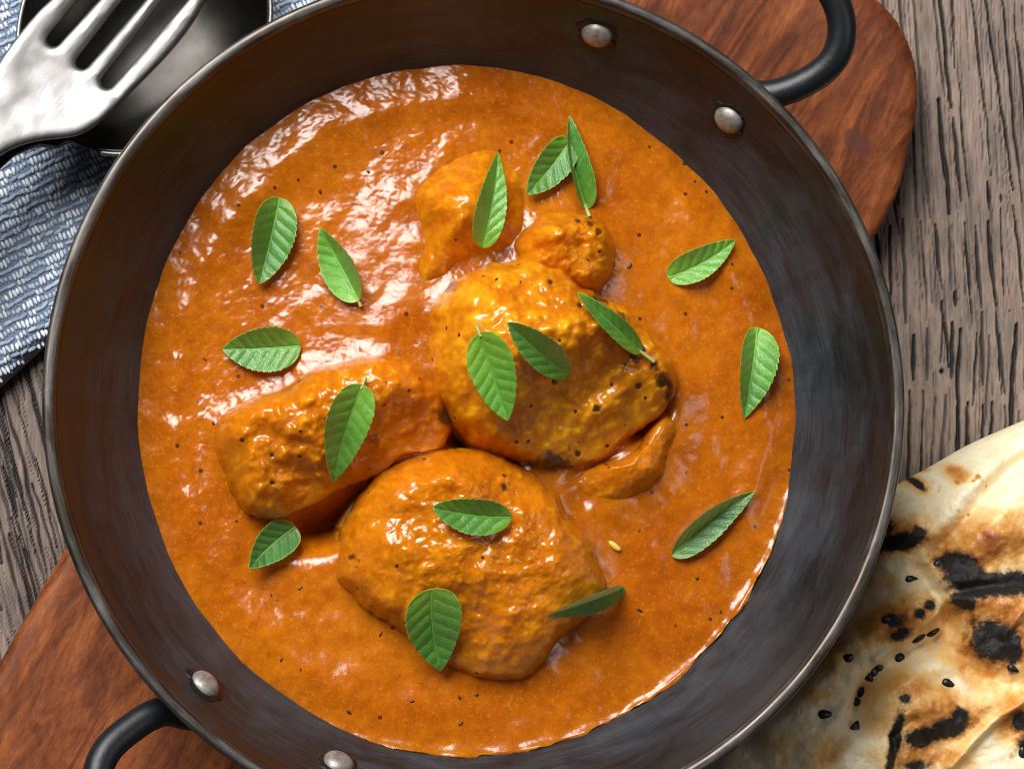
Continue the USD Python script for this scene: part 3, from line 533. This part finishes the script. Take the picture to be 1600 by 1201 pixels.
for k, pc in pieces.items():
    V, F = pc.mesh()
    n1, n2, n3 = nz(V, 9, 3, pc.seed + 50), nz(V, 2.4, 3, pc.seed + 51), nz(V, 1.0, 2, pc.seed + 52)
    orange, deep, yellow = np.array([.56, .165, .003]), np.array([.42, .095, .002]), np.array([.82, .33, .007])
    yl = {'A': .62, 'B': .12, 'C': .06, 'D': .2, 'E': .25, 'F': -.25}[k]
    lf = .9 * (lumps(V[:, :2], .0031, pc.seed + 1) - .5) + .7 * (lumps(V[:, :2], .0014, pc.seed + 2) - .5)
    col = mixc(np.broadcast_to(orange, (len(V), 3)), yellow, np.clip(yl + .6 * lf + (.9 if k == 'A' else .45) * n1 + (.55 if k == 'A' else .35) * n2, 0, 1)); col = mixc(col, deep, np.clip(np.clip(-.1 - n1 + .6 * n2, 0, 1) * .7 - .3 * lf, 0, .9))
    ch = np.zeros(len(V))
    for x, y, r in CHAR[k]:
        c = up([(x, y)], ZS + .008)[0, :2]; dd = np.hypot(*(V[:, :2] - c).T) / (r * .00013); ch = np.maximum(ch, 1 - sstep(.45, 1.25, dd * (1 + .8 * n3 + .4 * n2)))
    if k == 'A':
        g = sstep(.35, .62, nz(V, 3.2, 3, 77)) * sstep(.0, .35, nz(V, 9, 2, 78)) * .16; col = mixc(col, np.array([.30, .15, .012]), g)
    col = mixc(col, np.array([.035, .016, .006]), ch * .93)
    V[:, 2] += -.0003 * ch * (V[:, 2] > ZS)
    obj('chicken_piece', (V, F), 'coated_chicken', attrs={'col': col}, label=LBL[k], cat='chicken')

# ------------------------------------------------------------------ mint leaves
LEAVES = [  # base, tip, width to the left / right of base->tip as seen, lift of each side (mm), tone, label
 ((437,309),(405,444),38,32,1.0,3.2,.2,'two tone mint leaf at far upper left of gravy, left edge folded up'),
 ((560,472),(500,356),36,15,.6,4.0,.75,'mint leaf beside the far upper left one, tip up, stem at lower right'),
 ((470,541),(347,545),40,32,.6,1.8,.55,'horizontal mint leaf left of the pile, light green stem end pointing at the chicken'),
 ((753,387),(780,234),28,26,1.4,1.2,1.0,'pale upright mint leaf lying on the smooth upper chicken mound'),
 ((893,218),(822,306),30,28,.8,1.2,.25,'broad dark mint leaf, left one of the overlapping pair at top'),
 ((917,326),(889,181),14,26,3.0,1.4,.4,'narrow upright mint leaf, right one of the overlapping pair at top'),
 ((1045,434),(1151,374),27,25,1.2,.8,.75,'mint leaf slanting upward alone in the gravy at upper right'),
 ((1186,510),(1164,654),38,28,1.6,2.6,.6,'mint leaf nearest the right wall of the pan, notched top'),
 ((1009,546),(897,460),21,19,1.0,1.6,.6,'mint leaf on the upper right shoulder of the largest chicken piece'),
 ((896,583),(789,507),27,26,.8,2.0,.45,'middle mint leaf of the three on the largest chicken piece'),
 ((747,522),(796,656),35,36,1.4,1.4,.85,'pale mint leaf at left on the largest chicken piece, stem upward'),
 ((565,603),(522,752),36,37,1.2,1.2,.85,'mint leaf lying on the long left chicken piece'),
 ((801,808),(675,793),32,27,.8,1.4,.5,'horizontal mint leaf in the middle of the bottom chicken piece'),
 ((462,822),(388,889),30,30,1.6,1.0,.1,'bluish mint leaf in shadow at the bottom of the long left chicken piece'),
 ((671,920),(692,1049),45,45,1.4,1.2,.4,'largest mint leaf on the lower edge of the bottom chicken piece'),
 ((984,918),(847,962),22,12,.8,3.6,.3,'narrow folded mint leaf at the lower right corner of the bottom chicken piece'),
 ((1050,868),(1181,766),20,29,2.6,.8,.2,'dark mint leaf slanting upward alone in the gravy at lower right'),
]
STALK = {1: 8, 5: 13, 8: 26, 10: 10, 11: 12}
def half(t, kb=.45, kt=.8):
    w = t ** kb * (1 - t) ** kt; tm = kb / (kb + kt); return w / (tm ** kb * (1 - tm) ** kt)
def leaf(i, B, T, wl, wr, ll, lr, tone, label):
    r = np.random.default_rng(100 + i)
    zc = float(surf(up([((B[0] + T[0]) / 2, (B[1] + T[1]) / 2)], ZS + .006)[:, :2])[0])
    zc = float(surf(up([((B[0] + T[0]) / 2, (B[1] + T[1]) / 2)], zc)[:, :2])[0])
    b, t = up([B, T], zc + .0012)[:, :2]; ax = t - b; L = np.hypot(*ax); ax /= L; lf = np.array([-ax[1], ax[0]]); px = .00012 * (EYE[2] - zc) / DIST
    WL, WR = wl * px * .96, wr * px * .96; tone = float(np.clip(tone + r.uniform(-.2, .15), 0, 1)); bend = r.uniform(-.05, .05)
    n = 220; tt = np.linspace(0, 1, n); kb, kt2 = r.uniform(.38, .54), r.uniform(.66, .95); ws = half(tt, kb, kt2)
    nt = r.uniform(12, 15)
    def ser(side): ph = (tt * nt + .3 * side) % 1; return 1 + (.07 * (ph - .45)) * sstep(.08, .3, tt) * (1 - .4 * sstep(.9, 1, tt)) + .025 * (fbm(np.c_[tt * 9, tt * 0, tt * 0 + i * 7 + side], 2, 3) * 2 - 1)
    base_lobe = .035 * L * np.exp(-(tt / .05) ** 2)
    def pt(u, v): return b + ax * u[:, None] * L + lf * v[:, None] + lf * (bend * L * np.sin(np.pi * u))[:, None]
    Lp, Rp = pt(tt, ws * WL * ser(0)), pt(tt, -ws * WR * ser(1)); poly = Polygon(np.vstack([Lp, Rp[::-1][1:-1]])).buffer(0)
    if poly.geom_type != 'Polygon': poly = max(poly.geoms, key=lambda g: g.area)
    P, Tr, d, nb = planar(poly, .00017, rings=[.00008])
    q = P - b; u = np.clip(q @ ax / L, 0, 1); v = q @ lf - bend * L * np.sin(np.pi * u); W = np.where(v > 0, WL, WR); s = np.clip(np.abs(v) / (W + 1e-9), 0, 1.1)
    # rest on what is below
    z = surf(P); A = np.c_[np.ones(len(P)), q]; co = np.linalg.lstsq(A, z, rcond=None)[0]
    pl = A @ co; resid = z - pl; pl = pl + np.percentile(resid, 92) + .0004
    lift = np.where(v > 0, ll, lr) * MM * 2.0 * s ** 1.25 * (.3 + .7 * np.sin(np.pi * np.clip(u * .95 + .05, 0, 1)) ** .6)
    arch = r.uniform(-.0018, .0012) * (u - .5) ** 2 * 4 + .0006 + r.uniform(0, .0014) * sstep(.6, 1, u)
    nv = r.uniform(5.6, 8.2); rel = u * nv - (1.5 * s - .45 * s * s) + .30 * nz(P, 5, 2, i + 3) + .25 * (v > 0) - .9 * s * s * .4; fr = rel - np.floor(rel); dv = np.minimum(fr, 1 - fr)
    quilt = np.cos(2 * np.pi * rel); amp = sstep(0, .15, s) * (1 - .55 * sstep(.7, 1, s)) * sstep(0, .12, u) * (1 - sstep(.86, 1, u))
    z_l = pl + lift + arch - .00006 * quilt * amp * (.6 + .8 * noise(np.c_[P / .003, P[:, 0] * 0 + i], 2)) - .00008 * np.exp(-(dv / .085) ** 2) * amp - .00016 * np.exp(-(v / .00028) ** 2) + MM * .10 * nz(P, 1.5, 2, i) * s
    z_l = np.maximum(z_l, z + .00025)
    top = z_l; bot = z_l - .00014; top[:nb] = bot[:nb] = z_l[:nb] - .00007
    c0, c1 = lin((34, 106, 36)), lin((112, 178, 60)); dark, bright = mixc(c0[None], lin((18, 72, 40)), [1 - tone])[0], mixc(c0[None], c1, [.35 + .65 * tone])[0]
    tx = np.clip(.45 + .5 * tone * (1 - u * .8) + .35 * nz(P, 4, 2, i + 9) , 0, 1)
    col = mixc(np.broadcast_to(dark, (len(P), 3)), bright, tx)
    col = mixc(col, lin((120, 168, 40)), .55 * np.exp(-(u / .22) ** 2) * (.4 + .6 * tone))
    if (ll > 2.4): col = mixc(col, lin((92, 150, 36)), .5 * (v > 0) * s)  # raised half painted lighter yellow green, as if catching the light
    if (lr > 2.4): col = mixc(col, lin((92, 150, 36)), .5 * (v < 0) * s)  # same painted light on the other raised half
    col = mixc(col, lin((104, 160, 84)), .28 * np.exp(-(dv / .07) ** 2) * amp)
    col = mixc(col, lin((150, 178, 60)), .6 * (1 - sstep(.00005, .00022, d)))
    Vm, F = slab(P, Tr, nb, top, bot); colv = np.vstack([col, col[nb:]])
    o = thing('mint_leaf', label, 'mint leaf', (*b, float(z_l[np.hypot(*q.T).argmin()])))
    obj('blade', (Vm, F), 'mint_blade', o, attrs={'col': colv})
    tree = cKDTree(P[nb:]); uu = np.linspace(.015, .93, 40); c = pt(uu, uu * 0); zi = top[nb:][tree.query(c)[1]]
    zi = np.convolve(np.pad(zi, 3, 'edge'), np.ones(7) / 7, 'valid')
    obj('midrib', sweep(np.c_[c, zi - .00006], (.00016 * (1 - .8 * uu) + .00003), 8), 'mint_vein', o)
    k = STALK.get(i, 0)
    if not k: return
    us = np.linspace(.05, -k * px / L - .005, 14); cs = b + ax * us[:, None] * L + lf * (bend * L * np.sin(np.pi * us))[:, None]
    zs = np.maximum(surf(cs) + .0003, np.interp(us, [-.3, .05], [zi[0] - .0012, zi[0]]))
    obj('stem', sweep(np.c_[cs, zs], np.linspace(.0003, .00042, 14), 8), 'mint_stalk', o)
for i, a in enumerate(LEAVES): leaf(i, *a)

# ------------------------------------------------------------------ bits in the gravy
def pebble(c, ax, seed, ang=0):
    m = trimesh.creation.icosphere(2, 1.0); v = np.array(m.vertices); v *= (1 + .35 * (noise(v * 1.7 + seed, seed)[:, None] - .5)); v *= np.array(ax)
    ca, sa = math.cos(ang), math.sin(ang); v = np.c_[v[:, 0] * ca - v[:, 1] * sa, v[:, 0] * sa + v[:, 1] * ca, v[:, 2]]; return v + c, np.array(m.faces)
def join(ms):
    V, F, n = [], [], 0
    for v, f in ms: V.append(v); F.append(f + n); n += len(v)
    return np.vstack(V), np.vstack(F)
r = np.random.default_rng(5); fl = []
spots = [(984,416),(942,530),(470,918),(545,1112),(644,1095),(745,1085),(1000,953),(1091,903),(440,1030),(718,1089),(595,990),(720,1130),(320,560),(660,720),(1130,650),(500,300),(405,330),(575,270)]
for k in range(48):
    if k < len(spots): p = spots[k]; s = r.uniform(.00022, .00036)
    else:
        a, q = r.uniform(0, 6.283), math.sqrt(r.uniform(0, .95)); p = (728 + 505 * q * math.cos(a), 640 + 515 * q * math.sin(a)); s = r.uniform(.00009, .0002)
    c = up([p], ZS + .001)[0, :2]; fl.append(pebble(np.r_[c, surf(c[None])[0] + s * .2], (s * r.uniform(1.0, 2.4), s * r.uniform(.7, 1), s * .6), k, r.uniform(0, 3)))
obj('spice_flecks', join(fl), 'spice_dark', label='tiny dark spice flecks scattered over the orange gravy', cat='spice', kind='stuff')
c = up([(960, 853)], ZS)[0, :2]; obj('onion_shred', pebble(np.r_[c, surf(c[None])[0] + .0002], (.0015, .0006, .0006), 9, -.7), 'onion_yellow', label='pale yellow onion shred in the gravy right of the bottom chicken piece', cat='onion')

# ------------------------------------------------------------------ naan
def naan():
    Z = .019
    px = [(1405,757),(1440,741),(1475,717),(1505,700),(1535,688),(1565,671),(1600,658),(1660,632),(1760,610),(1880,640),(1960,740),(1990,900),(1960,1100),(1880,1290),(1740,1420),(1560,1450),(1380,1400),(1230,1330),(1120,1260),(1090,1200),(1140,1130),(1230,1040),(1300,950),(1345,860),(1375,790)]
    dense = closed_spline(up(px, .006)[:, :2], 500, s=1e-6)
    th = np.linspace(0, 2 * np.pi, 500); dense = dense * 1
    poly = Polygon(dense).buffer(0); R = .006
    keep = Polygon(up([(1040,560),(1720,560),(1720,1290),(1040,1290)], 0)[:, :2])
    poly = poly.intersection(keep.buffer(.02))
    P, T, d, nb = planar(poly, .00028, rings=[R * k for k in (.02, .06, .12, .2, .32)])
    def g(x, y, s1, s2=None, an=0, zz=Z):
        c = up([(x, y)], zz)[0, :2]; s2 = s2 or s1; v = P - c; a = math.radians(an); ca, sa = math.cos(a), math.sin(a); k = .00013
        return np.exp(-.5 * (((v[:, 0] * ca + v[:, 1] * sa) / (s1 * k)) ** 2 + ((-v[:, 0] * sa + v[:, 1] * ca) / (s2 * k)) ** 2))
    def line(pts, w, soft=1.0):
        Q = up(closed_spline(pts, 40, per=False) if len(pts) > 3 else pts, Z)[:, :2]; a, ab = Q[:-1], np.diff(Q, axis=0); best = np.full(len(P), 9.)
        for A, B in zip(a, ab):
            t = np.clip(((P - A) @ B) / (B @ B), 0, 1); best = np.minimum(best, np.hypot(*(P - A - t[:, None] * B).T))
        return np.exp(-.5 * (best / (w * .00013)) ** 2)
    e = np.sqrt(np.clip(1 - (1 - np.clip(d / R, 0, 1)) ** 2, 0, 1))
    h = .0015 + .0058 * e + .0125 * np.sqrt(np.clip(1 - (1 - np.clip(d / .026, 0, 1)) ** 2, 0, 1))
    mm = MM * sstep(0, .006, d)
    h += mm * (1.3 * nz(P, 16, 2, 2) + .7 * nz(P, 6, 3, 6) + .22 * nz(P, 1.6, 2, 7) + .8 * (lumps(P - P.mean(0), .0075, 300) - .5) + .35 * (lumps(P - P.mean(0), .0033, 301) - .5))
    # folds, bubbles and hollows
    h += 2.0 * mm * (2.4 * g(1560,830,62,36,20) + 2.4 * g(1530,930,60,26,-12) + 1.8 * g(1300,1040,52,34,50) + 2.0 * g(1405,965,48,22,30) + 2.0 * g(1455,1110,48,26,-22)
               + 1.6 * g(1400,1140,22,50,-12) + 1.5 * g(1590,1010,20,60,8) + 1.8 * g(1540,760,80,40,40) + 1.4 * g(1410,830,34,22) + 1.5 * g(1240,1150,50,40) + 1.2 * g(1560,1090,40,24) + 1.4 * g(1545,1000,30,34))
    h -= 2.0 * mm * (2.2 * line([(1610,718),(1545,770),(1490,835),(1470,860)], 12) + 1.9 * line([(1350,1125),(1360,1075),(1400,1035),(1480,985),(1490,960)], 13) + 1.3 * line([(1480,1000),(1530,1060),(1610,1075)], 14)
               + 1.2 * line([(1290,1180),(1340,1120),(1355,1080)], 10) + 1.5 * line([(1440,890),(1480,960),(1500,990)], 8) + 1.4 * g(1515,920,46,7,6) + 1.2 * line([(1400,1210),(1395,1150),(1420,1125)], 6))
    h += 2.0 * mm * (1.1 * line([(1480,1195),(1540,1130),(1610,1080)], 6) + 1.0 * line([(1370,1030),(1420,1000),(1465,950)], 5) + .8 * line([(1560,990),(1580,960),(1610,935)], 5))
    for x, y in SEEDS: h -= mm * .55 * g(x, y, 11) - mm * .3 * (g(x, y, 18) - g(x, y, 13))
    n1, n2, n3 = nz(P, 5, 4, 60), nz(P, 1.6, 3, 61), nz(P, 14, 3, 62)
    cream, tan, brown, blk = lin((255, 241, 206)), lin((250, 218, 152)), lin((164, 92, 30)), np.array([.010, .009, .010])
    col = mixc(np.broadcast_to(cream, (len(P), 3)), tan, np.clip(.15 + .6 * n3 + .35 * n1, 0, .8))
    br = np.zeros(len(P)); bk = np.zeros(len(P))
    for x, y, s1, s2, an, am in [(1545,850,80,34,12,1.0),(1500,875,40,26,0,1.1),(1505,738,13,13,0,1.0),(1530,685,10,7,0,.55),(1470,725,6,6,0,.8),(1500,752,4,4,0,.9),(1408,768,9,8,0,.7),(1450,750,12,18,20,.8),(1415,838,42,26,0,.95),(1405,970,50,26,28,1.05),(1302,1020,30,46,-35,.7),(1255,1070,26,34,-40,.55),(1285,1085,34,18,10,.55),
                                 (1425,1075,48,22,0,.85),(1400,1120,40,44,0,.65),(1460,1115,56,34,-10,1.0),(1540,950,64,24,0,1.0),(1580,985,40,64,0,1.0),(1545,1005,46,44,0,1.1),(1590,1120,34,32,0,1.0),(1225,1160,30,24,0,.5),(1290,1180,30,30,0,.7),(1395,905,14,12,0,.6),(1468,848,12,9,0,.7),(1365,905,22,14,30,.55),(1510,1030,16,20,0,.5),(1480,770,22,30,0,.25),(1440,1180,60,30,0,.9),(1385,955,30,20,0,.6)]:
        br = np.maximum(br, am * g(x, y, s1 * 1.22, s2 * 1.22, an))
    for x, y, s1, s2, an, am in [(1392,818,11,14,0,1.1),(1412,845,28,12,5,1.2),(1436,834,10,11,0,1.1),(1450,752,5,12,18,1.2),(1492,882,24,17,-10,1.25),(1515,908,36,19,-20,1.35),(1570,912,44,16,0,1.3),(1500,938,17,12,-30,1.15),(1545,1000,24,30,40,1.3),(1575,1010,12,26,0,1.0),(1395,968,11,9,0,1.1),(1407,990,15,8,25,1.05),(1432,958,9,8,0,1.05),(1449,944,9,7,30,1.1),
                                 (1478,1135,26,13,15,1.3),(1494,1118,13,12,0,1.2),(1440,1150,26,13,12,1.2),(1394,1160,8,40,-10,1.25),(1590,1125,14,13,0,1.1),(1408,1090,9,8,0,.95),(1293,1012,5,9,0,.5),(1290,1116,4,4,0,1.0),(1600,1160,10,14,0,1.0),(1430,1195,24,8,0,1.0)]:
        bk = np.maximum(bk, am * g(x, y, s1, s2, an))
    sp = np.maximum(sstep(.46, .60, nz(P, 2.0, 2, 88)) * sstep(.0, .35, nz(P, 9, 2, 90)), .8 * sstep(.52, .66, nz(P, .9, 2, 91)) * sstep(-.1, .3, nz(P, 7, 2, 92)))
    br = np.clip(br * .86 + .22 * n1 + .10 * n2, 0, 1.2); br = np.maximum(br, .75 * sp); bk = bk + .16 * n1 + .14 * n2
    kt = sstep(.5, .75, bk); h += mm * (.30 * kt * (lumps(P - P.mean(0), .0021, 305) - .4) + .25 * n2 * sstep(.3, .8, br))
    zb = np.full(len(P), .0004); h[:nb] = .0018; zb[:nb] = h[:nb]
    V, F = slab(P, T, nb, h, zb); ex = lambda a: np.concatenate([a, a[nb:]])
    o = thing('naan_bread', 'puffed naan bread with black charred patches and nigella seeds at lower right', 'bread', (*up([(1500, 1000)], 0)[0, :2], 0))
    obj('crust', (V, F), 'baked_bread', o, attrs={'col': ex(col), 'toast': np.c_[ex(br), ex(bk), ex(bk) * 0]})
    tr = cKDTree(P[nb:])
    for k, ((x, y), an) in enumerate(zip(SEEDS, SANG)):
        c = up([(x, y)], Z)[0, :2]; z = h[nb:][tr.query(c)[1]]
        m = trimesh.creation.icosphere(2, 1.0); v = np.array(m.vertices); tp = 1 - .35 * v[:, 0]; v[:, 1] *= tp; v[:, 2] *= tp; v += .12 * (noise(v * 2 + k, k)[:, None] - .5)
        v *= np.array([.0016, .00098, .0007]) * (.85 + .3 * ((k * 37) % 10) / 10); a = math.radians(an); v = np.c_[v[:, 0] * math.cos(a) - v[:, 1] * math.sin(a), v[:, 0] * math.sin(a) + v[:, 1] * math.cos(a), v[:, 2]]
        obj('nigella_seed', (v + np.r_[c, z - .0001], np.array(m.faces)), 'seed_black', o)
SEEDS = [(1427,905),(1437,995),(1462,986),(1330,1027),(1414,1027),(1381,1042),(1363,1057),(1358,1078),(1347,1097),(1480,1068),(1579,1044),(1341,1138),(1597,1172),(1388,967),(1372,1050),(1291,1116),(1468,880)]
SANG = [0, 15, 20, 25, 95, -15, -40, 75, -15, -28, -25, 70, 100, 20, -50, 0, 40]
naan()

# ------------------------------------------------------------------ napkin
def napkin():
    Z = .006
    px = [(-330,-330),(700,-330),(640,-60),(520,110),(330,280),(180,420),(128,484),(70,540),(0,604),(-110,690),(-330,800)]
    poly = Polygon(up(px, Z * .6)[:, :2]).buffer(-.004).buffer(.004); R = .004
    P, T, d, nb = planar(poly, .0012, rings=[R * k for k in (.05, .2, .5, 1.0)])
    def zn(p, d): e = np.sqrt(np.clip(1 - (1 - np.clip(d / R, 0, 1)) ** 2, 0, 1)); return .0018 + .0042 * e + MM * (.8 * nz(p, 25, 2, 3) + .25 * nz(p, 7, 2, 4)) * e
    z = zn(P, d); zb = np.full(len(P), .0004); z[:nb] = zb[:nb] = .0012
    V, F = slab(P, T, nb, z, zb)
    o = thing('knitted_napkin', 'folded blue and white textured woven napkin at upper left under the cutlery', 'napkin', (*up([(100, 200)], 0)[0, :2], 0))
    obj('cloth', (V, F), 'knit_yarn', o, attrs={'col': np.broadcast_to(lin((112, 126, 150)), (len(V), 3)) * 1.0})
    r = np.random.default_rng(11); k = .000130
    rowd = np.array([.90, .43]); rowd /= np.linalg.norm(rowd); rown = np.array([-rowd[1], rowd[0]])
    ball = trimesh.creation.icosphere(1, 1.0); bv, bf = np.array(ball.vertices), np.array(ball.faces)
    view = Polygon(up([(-40,-40),(560,-40),(560,60),(-40,700)], 0)[:, :2]).union(Polygon(up([(-40,-40),(300,-40),(300,400),(-40,700)], 0)[:, :2])).intersection(poly.buffer(-.0004))
    c0 = up([(100, 300)], Z)[0, :2]; VV, FF, CC, n = [], [], [], 0
    dense = np.vstack([resample(poly.exterior, .0004)]); et = cKDTree(dense)
    def stitch(c, dirv, l, w, hgt, col, lift):
        nonlocal n
        d = min(et.query(c)[0], .02); z = float(zn(c[None], np.array([d]))[0]); q = bv * np.array([l, w, hgt]); nn = np.array([-dirv[1], dirv[0]])
        VV.append(np.c_[c + q[:, :1] * dirv + q[:, 1:2] * nn, z + lift + q[:, 2]]); FF.append(bf + n); n += len(bv); CC.append(np.broadcast_to(col, (len(bv), 3)))
    pale, mid, deep = lin((224, 231, 236)), lin((176, 189, 203)), lin((132, 148, 172))
    sp = 12.6
    for row in range(-60, 60):
        off = r.uniform(0, 5); odd = row % 2; ph = r.uniform(0, 3) + (row % 4) * 11
        for i in range(-90, 90):
            c = c0 + rowd * ((i * 6.4 + off) * k) + rown * (row * sp * k + k * 1.2 * math.sin(i * .7 + row)) + r.normal(0, .6 * k, 2)
            if not view.contains(Point(c)): continue
            g = (i + ph) % 9
            a = math.radians(116 + r.normal(0, 7)); dv = np.array([math.cos(a), math.sin(a)])
            if odd: 
                big = g < 5; stitch(c, dv, (6.6 if big else 4.6) * k * r.uniform(.85, 1.15), 2.7 * k, 2.6 * k, (pale if big else mid) * r.uniform(.8, 1.15), (2.0 if big else .6) * k)
            else:
                if g > 6.5: stitch(c, dv, 5.2 * k, 2.7 * k, 2.6 * k, pale * r.uniform(.7, 1.0), 1.4 * k)
                elif i % 2 == 0:
                    a = math.radians(30 + r.normal(0, 9)); stitch(c, np.array([math.cos(a), math.sin(a)]), 8.5 * k, 3.4 * k, 2.6 * k, (mid * .6 + deep * .4) * r.uniform(.75, 1.2), .8 * k)
    hv, hf, n2, hc = [], [], 0, []
    bx = view.bounds
    for t in range(2600):
        c = np.array([r.uniform(bx[0], bx[2]), r.uniform(bx[1], bx[3])])
        if not view.contains(Point(c)): continue
        a = r.uniform(0, 6.28); L = r.uniform(.0006, .0018); d = min(et.query(c)[0], .02); z = float(zn(c[None], np.array([d]))[0]) + .0003; u = np.linspace(0, 1, 5); cv = r.normal(0, .5)
        pts = np.c_[c[0] + L * u * np.cos(a + cv * u), c[1] + L * u * np.sin(a + cv * u), z + r.uniform(.0001, .0007) * np.sin(np.pi * u * .8)]
        v, f = sweep(pts, .00003, 3, caps=False) if False else (None, None)
        t_ = np.array([-math.sin(a), math.cos(a), 0]) * .000028; v = np.vstack([pts + t_, pts - t_, pts + [0, 0, .00004]]); i5 = np.arange(4)
        f = np.vstack([np.c_[A + i5, B + i5, B + i5 + 1] for A, B in ((0, 5), (5, 10), (10, 0))] + [np.c_[A + i5, B + i5 + 1, A + i5 + 1] for A, B in ((0, 5), (5, 10), (10, 0))])
        hv.append(v); hf.append(f + n2); n2 += 15; hc.append(np.broadcast_to(lin((190, 204, 218)), (15, 3)))
    obj('loose_fuzz', (np.vstack(hv), np.vstack(hf)), 'knit_yarn', o, attrs={'col': np.vstack(hc)}, kind='stuff')
    obj('yarn_stitches', (np.vstack(VV), np.vstack(FF)), 'knit_yarn', o, attrs={'col': np.vstack(CC)}, kind='stuff')
napkin()

# ------------------------------------------------------------------ spoon and fork
def spoon():
    Z = .0185
    c = np.array([235, 20.]); e = np.array([.6, -.8]); p = np.array([.8, .6]); pts = []
    for t in np.linspace(0, 2 * np.pi, 80, endpoint=False):
        A = 190 if math.cos(t) > 0 else 238; pts.append(c + e * A * math.cos(t) * (1) + p * 187 * math.sin(t))
    bowl = Polygon(up(pts, Z)[:, :2])
    stem = Polygon(up([(150,150),(95,235),(60,232),(25,248),(-10,280),(-60,345),(-160,480),(-190,450),(-90,310),(-40,240),(0,205),(60,110)], Z)[:, :2])
    poly = bowl.union(stem).buffer(.002).buffer(-.004).buffer(.002); R = .0009
    P, T, d, nb = planar(poly, .0009, rings=[R * k for k in (.06, .25, .6, 1.0)])
    q = P - up([c], Z)[0, :2]; ed = np.array([.6, .8]); pd = np.array([.8, -.6]); u, v = q @ ed / .000128, q @ pd / .000128
    rr = np.hypot(u / np.where(u > 0, 190, 238), v / 187); dish = -.0085 * np.clip(1 - rr ** 2.4, 0, 1)
    neck = sstep(-215, -330, u) * .004
    e_ = np.sqrt(np.clip(1 - (1 - np.clip(d / R, 0, 1)) ** 2, 0, 1))
    zt = Z + dish + neck + .0006 * e_ + .0018 * np.where(u < -200, np.exp(-(v / 30) ** 2), 0) * e_; zb = Z + dish + neck - .0006 * e_; zt[:nb] = zb[:nb]
    V, F = slab(P, T, nb, zt, zb)
    o = thing('serving_spoon', 'large spoon with dark reflections put into its colour, lying on the napkin beneath the fork', 'spoon', (*up([c], Z)[0, :2], .008))
    br = resample(poly.exterior, .0006); w = (br - up([c], Z)[0, :2]) @ ed / .000128; br = np.roll(br, -int(np.argmin(w)), 0); w = np.roll(w, -int(np.argmin(w))); br = br[w > -225]
    obj('rim_edge', sweep(np.c_[br, np.full(len(br), Z + .0001)], .00055, 10), 'cutlery_metal', o)
    uu = np.r_[u, u[nb:]][F].mean(1)
    for nm, mk in (('bowl', uu > -232), ('handle', uu <= -232)):
        f = F[mk]; ids, inv = np.unique(f, return_inverse=True); obj(nm, (V[ids], inv.reshape(-1, 3)), 'dark_reflection_silver', o)
spoon()
def fork():
    Z = .0265
    left = [(260,-225),(215,-170),(80,0),(20,67),(0,96),(-25,140),(-46,200),(-72,250),(-112,310),(-220,450),(-330,600)]
    right = [(-290,640),(-180,480),(-75,345),(-32,282),(0,247),(31,230),(78,219),(125,211),(162,187),(194,156),(266,84),(317,12),(430,-130),(470,-190)]
    L = closed_spline(left[2:], 60, per=False); Rr = closed_spline(right[:-2], 80, per=False)
    poly = Polygon(up(np.vstack([left[:2], L, Rr, right[-2:]]), Z)[:, :2]).buffer(0)
    sl = []
    for (rx, ry), (dx, dy) in zip([(84,62),(129,97),(168,128)], [(.66,-.75),(.645,-.765),(.645,-.765)]):
        dx, dy = np.array([dx, dy]) / math.hypot(dx, dy); nx, ny = dy, -dx; E = (rx + dx * 420, ry + dy * 420)
        w0, w1 = 10.5, 22.0
        q = Polygon(up([(rx + nx * w0, ry + ny * w0), (E[0] + nx * w1, E[1] + ny * w1), (E[0] - nx * w1, E[1] - ny * w1), (rx - nx * w0, ry - ny * w0)], Z)[:, :2]).union(Point(*up([(rx, ry)], Z)[0, :2]).buffer(w0 * .000126))
        sl.append(q)
    poly = poly.difference(shapely.union_all(sl)).buffer(-.0007).buffer(.0007).buffer(.0006).buffer(-.0006)
    if poly.geom_type != 'Polygon': poly = max(poly.geoms, key=lambda g: g.area)
    R = .0019
    P, T, d, nb = planar(poly, .0005, rings=[R * k for k in (.03, .1, .22, .4, .65, 1.0)])
    o0 = up([(105, 110)], Z)[0, :2]; q = P - o0; ed = np.array([.63, .777]); pd = np.array([.777, -.63]); u, v = q @ ed, q @ pd
    e = np.sqrt(np.clip(1 - (1 - np.clip(d / R, 0, 1)) ** 2, 0, 1))
    zc = Z + .0030 * np.clip(u / .03, 0, 3) ** 1.6 * .8 + .0032 * (sstep(.0, .035, -u)) + .10 * v * 0 + .00018 * nz(P, 4, 2, 5)
    zc = zc - .0009 * (1 - (v / .0125) ** 2) * np.exp(-(u / .018) ** 2)
    zt = zc + .0011 * e; zb = zc - .0009 * e; zt[:nb] = zb[:nb]
    V, F = slab(P, T, nb, zt, zb); U, Vv = np.r_[u, u[nb:]][F].mean(1), np.r_[v, v[nb:]][F].mean(1)
    o = thing('dinner_fork', 'worn silver four tined fork resting on the spoon at upper left', 'fork', (*o0, .02))
    C = V[F].mean(1)[:, :2]
    cl = []
    for (rx, ry) in [(84,62),(129,97),(168,128)]:
        cl.append(up([(rx, ry)], Z)[0, :2] - o0)
    cv = [c @ pd for c in cl]; cu = [c @ ed for c in cl]
    lim = np.interp(Vv, cv, cu); idx = np.searchsorted(cv, Vv)
    head = U < lim + .001
    stem = U < -.030
    for nm, mk in [('handle', stem), ('head', head & ~stem)] + [('tine', ~head & (idx == k)) for k in range(4)]:
        f = F[mk]
        if not len(f): continue
        ids, inv = np.unique(f, return_inverse=True); obj(nm, (V[ids], inv.reshape(-1, 3)), 'cutlery_metal', o)
fork()
